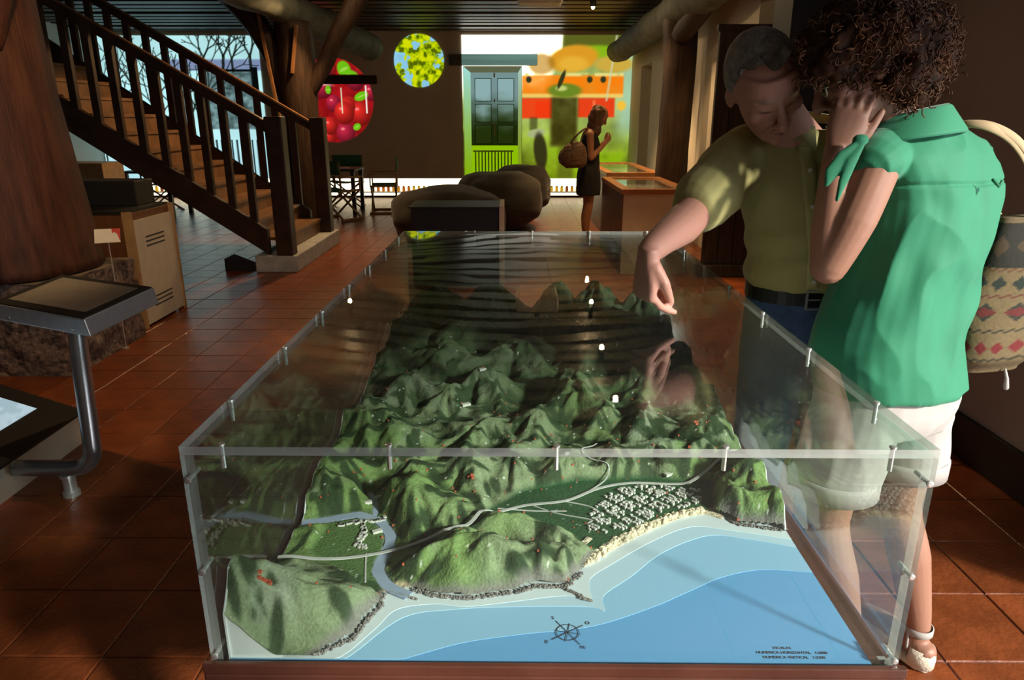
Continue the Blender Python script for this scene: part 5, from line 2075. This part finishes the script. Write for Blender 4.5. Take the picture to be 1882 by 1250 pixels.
C_ = np.tile(np.array([.40, .28, .13]), (len(T), 1))
C_[(T > .70) & (T < .97)] = (.055, .050, .032)
C_[(T > .98)] = (.36, .26, .14)
for tc, th, n_, col in ((.61, .055, 12, (.05, .07, .05)), (.43, .075, 9, (.06, .07, .045)), (.43, .04, 9, (.30, .05, .04)), (.20, .055, 14, (.38, .04, .04)), (.83, .08, 6, (.16, .10, .05))):
    C_[dia(tc, th, n_)] = col
for tc, col in ((.69, (.30, .14, .07)), (.53, (.28, .10, .06)), (.31, (.10, .09, .05)), (.12, (.12, .09, .05))):
    w_ = np.abs(T - tc - .008 * np.sin(A * 2 * PI * 24)) < .008
    C_[w_] = col
me = bpy.data.meshes.new('pouch')
me.from_pydata([tuple(p) for p in vs], [], fs)
fix_normals(me)
paint(me, C_ * .30)  # whole pattern darkened: shade on the bag put into its colour
me.materials.append(MATS['bag_paint'])
me.polygons.foreach_set('use_smooth', [True] * len(me.polygons))
link_mesh('pouch', me, bg)
off = V((1.29, 1.80, .86))
for dx, dy in ((0, 0), (.014, .004)):
    top = V((1.085, 1.755, 1.525))
    pts = [V((1.30 + dx, 1.77, 1.24)), V((1.262 + dx, 1.745, 1.36)), V((1.195 + dx, 1.735, 1.445)), V((1.125 + dx, 1.745, 1.486)), V((1.085 + dx, 1.79, 1.488)), V((1.10 + dx, 1.86, 1.45)), V((1.20 + dx, 1.90, 1.36)), V((1.28 + dx, 1.86, 1.24))]
    v, f = tube_geo([p - off for p in catmull(pts, 6)], .011, 10, True, .35, side=(.6, .2, .7))
    MB().add(v, f).build('strap', 'canvas_strap', bg, smooth=True)
v, f = tube_geo([V((1.31, 1.765, .868)) - off, V((1.314, 1.758, .845)) - off, V((1.316, 1.756, .82)) - off], [.003, .005, .007], 8)
MB().add(v, f).build('tassel', 'white_cotton', bg, smooth=True)

# ------------------------------------------------------------------ man in the yellow shirt
mn = thing('person', 'grey-haired man in yellow short-sleeved shirt pointing over the acrylic case', 'person', (.86, 1.98, 0))
MH = V((.598, 1.775, 1.575))
MM = frame((.18, -.80, -.57), (-.36, -.1, 1), MH, 1.03)
MX, MY = V((1, .06, 0)).normalized(), V((.06, -1, 0)).normalized()
SK_M = (.44, .215, .16)
body = head_parts(MM, 1.02)
body += [limb([(.765, 1.905, 1.42), (.70, 1.86, 1.475), (.635, 1.80, 1.53)], [.070, .064, .060])]
tm = [(.98, .84, 1.945, .15, .10), (1.15, .83, 1.93, .155, .11), (1.30, .80, 1.915, .165, .105), (1.40, .785, 1.905, .165, .09), (1.46, .77, 1.90, .10, .07)]
body += [loft_geo(smooth_rings([ring((x, y, z), MX, MY, hw, hd, 26) for z, x, y, hw, hd in tm], 3))]
S_, E_, W_ = V((.60, 1.885, 1.405)), V((.432, 1.705, 1.280)), V((.294, 1.505, 1.226))
body += [limb([S_, S_.lerp(E_, .5), E_], [.055, .052, .046]), limb([E_, E_.lerp(W_, .3) + V((0, 0, -.004)), E_.lerp(W_, .7), W_], [.046, .047, .036, .029])]
HMm = frame((-.02, .06, -.995), (-.93, -.36, .0), W_ + V((-.006, -.008, -.012)), 1.02)
body += hand_parts(HMm, -1, [(.75, .35, .15), (1.1, 1.4, .9), (1.2, 1.5, .9), (1.25, 1.5, .9)], .05, thumb=((.45, .8, -.4), (-.2, .85, -.5)))
S2, E2, W2 = V((.985, 1.93, 1.40)), V((1.03, 2.02, 1.14)), V((1.02, 2.02, .90))
body += [limb([S2, S2.lerp(E2, .5), E2], [.055, .05, .043]), limb([E2, E2.lerp(W2, .4), W2], [.043, .042, .029])]
body += hand_parts(frame((-.1, -.2, -1), (.9, 0, 0), W2), 1, [(.4, .5, .4)] * 4)


def stubble(co, C_):
    return C_


fuse('body', body, 'skin', mn, .0042, 3, color=skin_color(SK_M, MM, brow=(.20, .16, .13), lip=(.36, .15, .13)))
# short grey hair: cap that leaves a high forehead
vs, fs = [], []
n_, m_ = 48, 26
for i in range(m_ + 1):
    t = PI * .5 * 1.28 * i / m_
    for k in range(n_):
        a = 2 * PI * k / n_
        d = V((math.sin(t) * math.cos(a), math.sin(t) * math.sin(a), math.cos(t)))
        r = V((.0815, .104, .0995))
        q = V((d.x * r.x, d.y * r.y - .012, d.z * r.z + .036))
        # hairline: the cap only reaches the forehead in front, ears at the sides, nape behind
        fr_ = max(0, d.y)
        lim = .082 - .0 * d.x if d.y > .35 else (.02 if d.y > -.2 else -.045)
        lim = .112 * ss(.10, .55, d.y) + (.012) * (1 - ss(.10, .55, d.y)) * ss(-.5, .1, d.y) + (-.05) * (1 - ss(-.5, .1, d.y))
        rec = .022 * math.exp(-((abs(d.x) - .42) / .16) ** 2) * ss(.2, .6, d.y)
        if q.z < lim + rec:
            k_ = .90
            q = V((q.x * k_, (q.y + .012) * k_ - .012, max(q.z, float(lim + rec) - .006)))
        q += V((noise.noise(q * 90), noise.noise(q * 90 + V((5, 0, 0))), noise.noise(q * 90 + V((0, 5, 0))))) * .003
        vs.append(MM @ q)
for i in range(m_):
    for k in range(n_):
        fs.append((i * n_ + k, i * n_ + (k + 1) % n_, (i + 1) * n_ + (k + 1) % n_, (i + 1) * n_ + k))
hair_o = MB().add(vs, fs).build('hair', 'grey_hair', mn, smooth=True)
# shirt
sm_ = [(1.052, .838, 1.945, .166, .124), (1.085, .838, 1.94, .181, .136), (1.17, .832, 1.93, .180, .133), (1.30, .802, 1.915, .186, .125), (1.39, .787, 1.905, .190, .108), (1.44, .772, 1.90, .150, .088), (1.472, .757, 1.895, .085, .072)]
gs = [loft_geo(smooth_rings([ring((x, y, z), MX, MY, hw, hd, 32) for z, x, y, hw, hd in sm_], 3))]
SE = S_.lerp(E_, .80)
gs += [limb([V((.68, 1.90, 1.41)), S_ + V((0, 0, .004)), S_.lerp(E_, .45), SE], [.080, .080, .076, .073])]
gs += [limb([V((.90, 1.91, 1.41)), S2, S2.lerp(E2, .7)], [.078, .076, .070])]


def mshirt(p):
    a = folds(7, .009, (1, 1, .8), 8)(p)
    q = (p.z * .93 - p.x * .36) * 60 + noise.noise(p * 7) * 2.4
    a += .0065 * math.sin(q) * max(0, 1 - abs(p.z - 1.15) / .10)
    q = (p.z * .5 + p.x * .9) * 42 + noise.noise(p * 5) * 2
    a += .004 * math.sin(q) * max(0, 1 - abs(p.x - .62) / .14) * (p.z > 1.2)
    return a


fuse('shirt', gs, 'yellow_cotton', mn, .0045, 3, mshirt)
# sleeve hem, placket, buttons, collar
front = lambda z: (np.interp(z, [r[0] for r in sm_], [r[1] for r in sm_]), np.interp(z, [r[0] for r in sm_], [r[2] for r in sm_]), np.interp(z, [r[0] for r in sm_], [r[4] for r in sm_]))


def fpt(z, off=0.0, lift=.004):
    x, y, hd = front(z)
    return V((float(x), float(y), z)) + MX * off + MY * (float(hd) + lift - abs(off) * .12)


vs, fs = [], []
zs_ = np.linspace(1.075, 1.435, 22)
for z in zs_:
    for o_ in (-.018, -.006, .006, .018):
        vs.append(fpt(float(z), o_ - .058, .0115 + .002 * math.sin(z * 60)))
for j in range(len(zs_) - 1):
    for k in range(3):
        fs.append((j * 4 + k, j * 4 + k + 1, (j + 1) * 4 + k + 1, (j + 1) * 4 + k))
MB().add(vs, fs).build('placket', 'shirt_placket', mn, smooth=True).modifiers.new('s', 'SOLIDIFY').thickness = .002
for z in (1.09, 1.19, 1.29, 1.38):
    o = MB().lathe([(.0055, 0), (.0055, .0015), (.004, .0025), (.0035, .0012)], 14).build('button', 'button_pearl', mn)
    o.matrix_local = Matrix.Translation(fpt(z, -.058, .0165)) @ Matrix.Rotation(PI / 2, 4, 'X')
for s in (-1, 1):
    base_ = [V((.757, 1.895, 1.478)) + MX * (s * r * math.cos(a)) + MY * (r * math.sin(a)) * .95 + V((0, 0, .028 - .02 * math.sin(a))) for a, r in ((-1.2, .088), (-.5, .092), (.1, .092), (.6, .092), (1.1, .092), (1.42, .092))]
    tip = [p + (p - V((.757, 1.895, 1.478))).normalized() * .036 + V((0, 0, -.040 if i < 5 else -.058)) for i, p in enumerate(base_)]
    vs = base_ + tip
    fs = [(i, i + 1, i + 7, i + 6) for i in range(5)]
    MB().add(vs, fs).build('collar', 'yellow_cotton', mn, smooth=True).modifiers.new('s', 'SOLIDIFY').thickness = .003
# jeans, belt, shoes
jp = [loft_geo(smooth_rings([ring((x, y, z), MX, MY, hw, hd, 28) for z, x, y, hw, hd in ((1.04, .838, 1.945, .163, .118), (.96, .845, 1.95, .172, .125), (.86, .85, 1.955, .178, .125), (.80, .852, 1.96, .15, .105))], 3))]
for hx, kx_, ax_ in ((.765, .755, .745), (.94, .955, .965)):
    jp.append(limb([V((hx, 1.955, .88)), V((hx, 1.955, .70)), V((kx_, 1.95, .48)), V((ax_, 1.97, .25)), V((ax_, 1.98, .07))], [.098, .092, .072, .062, .058], 20, 5))
fuse('jeans', jp, 'denim', mn, .006, 3, folds(11, .005, (1, 1, .8), 5))
R0 = [ring(V((.838, 1.944, 1.036 + dz)), MX, MY, .170 + dr, .127 + dr, 40) for dz, dr in ((-.020, -.004), (-.020, .003), (.020, .003), (.020, -.004))]
v, f = loft_geo(R0, False)
MB().add(v, f).build('belt', 'black_leather', mn, smooth=False)
bk = MB()
c_ = V((.802, 1.946, 1.036)) + MY * .134
for dx in (-.026, .026):
    bk.bar(c_ + MX * dx + V((0, 0, -.026)), c_ + MX * dx + V((0, 0, .026)), .005, .006, up=(0, 1, 0))
for dz in (-.026, .026):
    bk.bar(c_ + MX * -.026 + V((0, 0, dz)), c_ + MX * .026 + V((0, 0, dz)), .006, .005)
bk.bar(c_ + MX * -.026, c_ + MX * .012, .003, .004)
bk.build('belt_buckle', 'chrome', mn)
for ax_ in (.745, .965):
    h = V((ax_, 2.02, .0))
    t_ = V((ax_ - .02, 1.80, 0))
    v, f = foot_parts(h, t_, .042, .048)[0]
    v2, f2 = limb([V((ax_, 1.985, .05)), V((ax_, 1.985, .10))], [.045, .045])
    fuse('shoe', [(v, f), (v2, f2)], 'black_leather', mn, .006, 2)
placed_in(mn)

mn.location = V(mn.location) + V((.012, .04, 0))
# ------------------------------------------------------------------ woman in the black dress, far back
gw = thing('person', 'woman in black dress with brown shoulder-length hair beside the showcases', 'person', (.97, 9.1, 0))
GX, GY = V((0, 1, 0)), V((1, 0, 0))     # she faces +X, towards the showcases
gh = V((.105 + .97, 9.1, 1.545))
GM = frame((.80, 0, -.60), (0.3, 0, 1), gh, .98)
c0 = V((.97, 9.1, 0))
body = head_parts(GM, .95)
body += [limb([c0 + V((-.02, 0, 1.36)), c0 + V((.02, 0, 1.43)), c0 + V((.075, 0, 1.50))], [.052, .048, .048])]
tg = [(.85, .0, .16, .105), (1.05, .01, .125, .095), (1.22, .0, .145, .105), (1.34, -.01, .15, .085), (1.40, -.01, .09, .06)]
body += [loft_geo(smooth_rings([ring(c0 + V((x, 0, z)), GX, GY, hw, hd, 24) for z, x, hw, hd in tg], 3))]
for s in (-1, 1):
    sh_, el_, wr_ = c0 + V((-.02, s * .165, 1.33)), c0 + V((.0, s * .19, 1.06)), c0 + V((.19, s * .07, 1.24))
    body += [limb([sh_, sh_.lerp(el_, .5), el_], [.046, .042, .036]), limb([el_, el_.lerp(wr_, .4), wr_], [.036, .034, .024])]
    body += hand_parts(frame((.55, -s * .4, .5), (.6, s * .5, -.3), wr_, .95), s, [(.4, .6, .4)] * 4)
    body += [limb([c0 + V((0, s * .08, .82)), c0 + V((.0, s * .075, .48)), c0 + V((-.025, s * .07, .30)), c0 + V((-.02, s * .07, .09))], [.085, .055, .054, .034])]
    body += foot_parts(c0 + V((-.06, s * .07, .0)), c0 + V((.15, s * .075, 0)), .03, .038)
fuse('body', body, 'skin', gw, .007, 2, color=skin_color((.36, .16, .085), GM))
td = [(.60, -.005, .185, .15), (.75, -.005, .19, .15), (.88, -.005, .185, .138), (1.05, .01, .142, .112), (1.20, .005, .155, .122), (1.31, -.005, .155, .10), (1.37, -.01, .12, .075)]
fuse('dress', [loft_geo(smooth_rings([ring(c0 + V((x, 0, z)), GX, GY, hw, hd, 28) for z, x, hw, hd in td], 3))], 'dress_black', gw, .008, 2, folds(8, .006, (1, 1, .4), 1))
hp = [ball_geo(gh + V(c_), r, 16) for c_, r in (((-.015, 0, .035), (.108, .088, .098)), ((-.07, 0, -.03), (.07, .085, .09)), ((-.09, 0, -.12), (.06, .09, .085)), ((-.05, -.05, -.17), (.06, .06, .08)), ((-.02, -.066, -.06), (.050, .032, .10)), ((-.015, -.068, -.15), (.042, .03, .06)), ((-.02, .066, -.06), (.050, .032, .10)))]
fuse('hair', hp, 'brown_hair', gw, .007, 1, lambda p: .016 * noise.noise(V((p.x * 20, p.y * 20, p.z * 12))))
placed_in(gw)
hb = thing('handbag', 'brown slouchy handbag hanging behind the woman in black', 'bag', (.74, 8.83, .95))
o = fuse('pouch', [loft_geo(smooth_rings([ring(V((x, 0, z)), (1, 0, 0), (0, 1, 0), hw, hd, 24) for z, x, hw, hd in ((.0, .02, .10, .05), (.06, 0, .16, .085), (.16, .0, .165, .085), (.26, .02, .11, .05), (.30, .03, .06, .02))], 3))], 'bag_brown', hb, .008, 2, folds(12, .012, (1, 1, 1), 4))
MB().tube(catmull([(-.05, 0, .26), (.02, -.03, .36), (.12, -.01, .445), (.17, .05, .45), (.12, .09, .38), (.08, .03, .26)], 6), .011, 8).build('strap', 'bag_brown', hb, smooth=True)
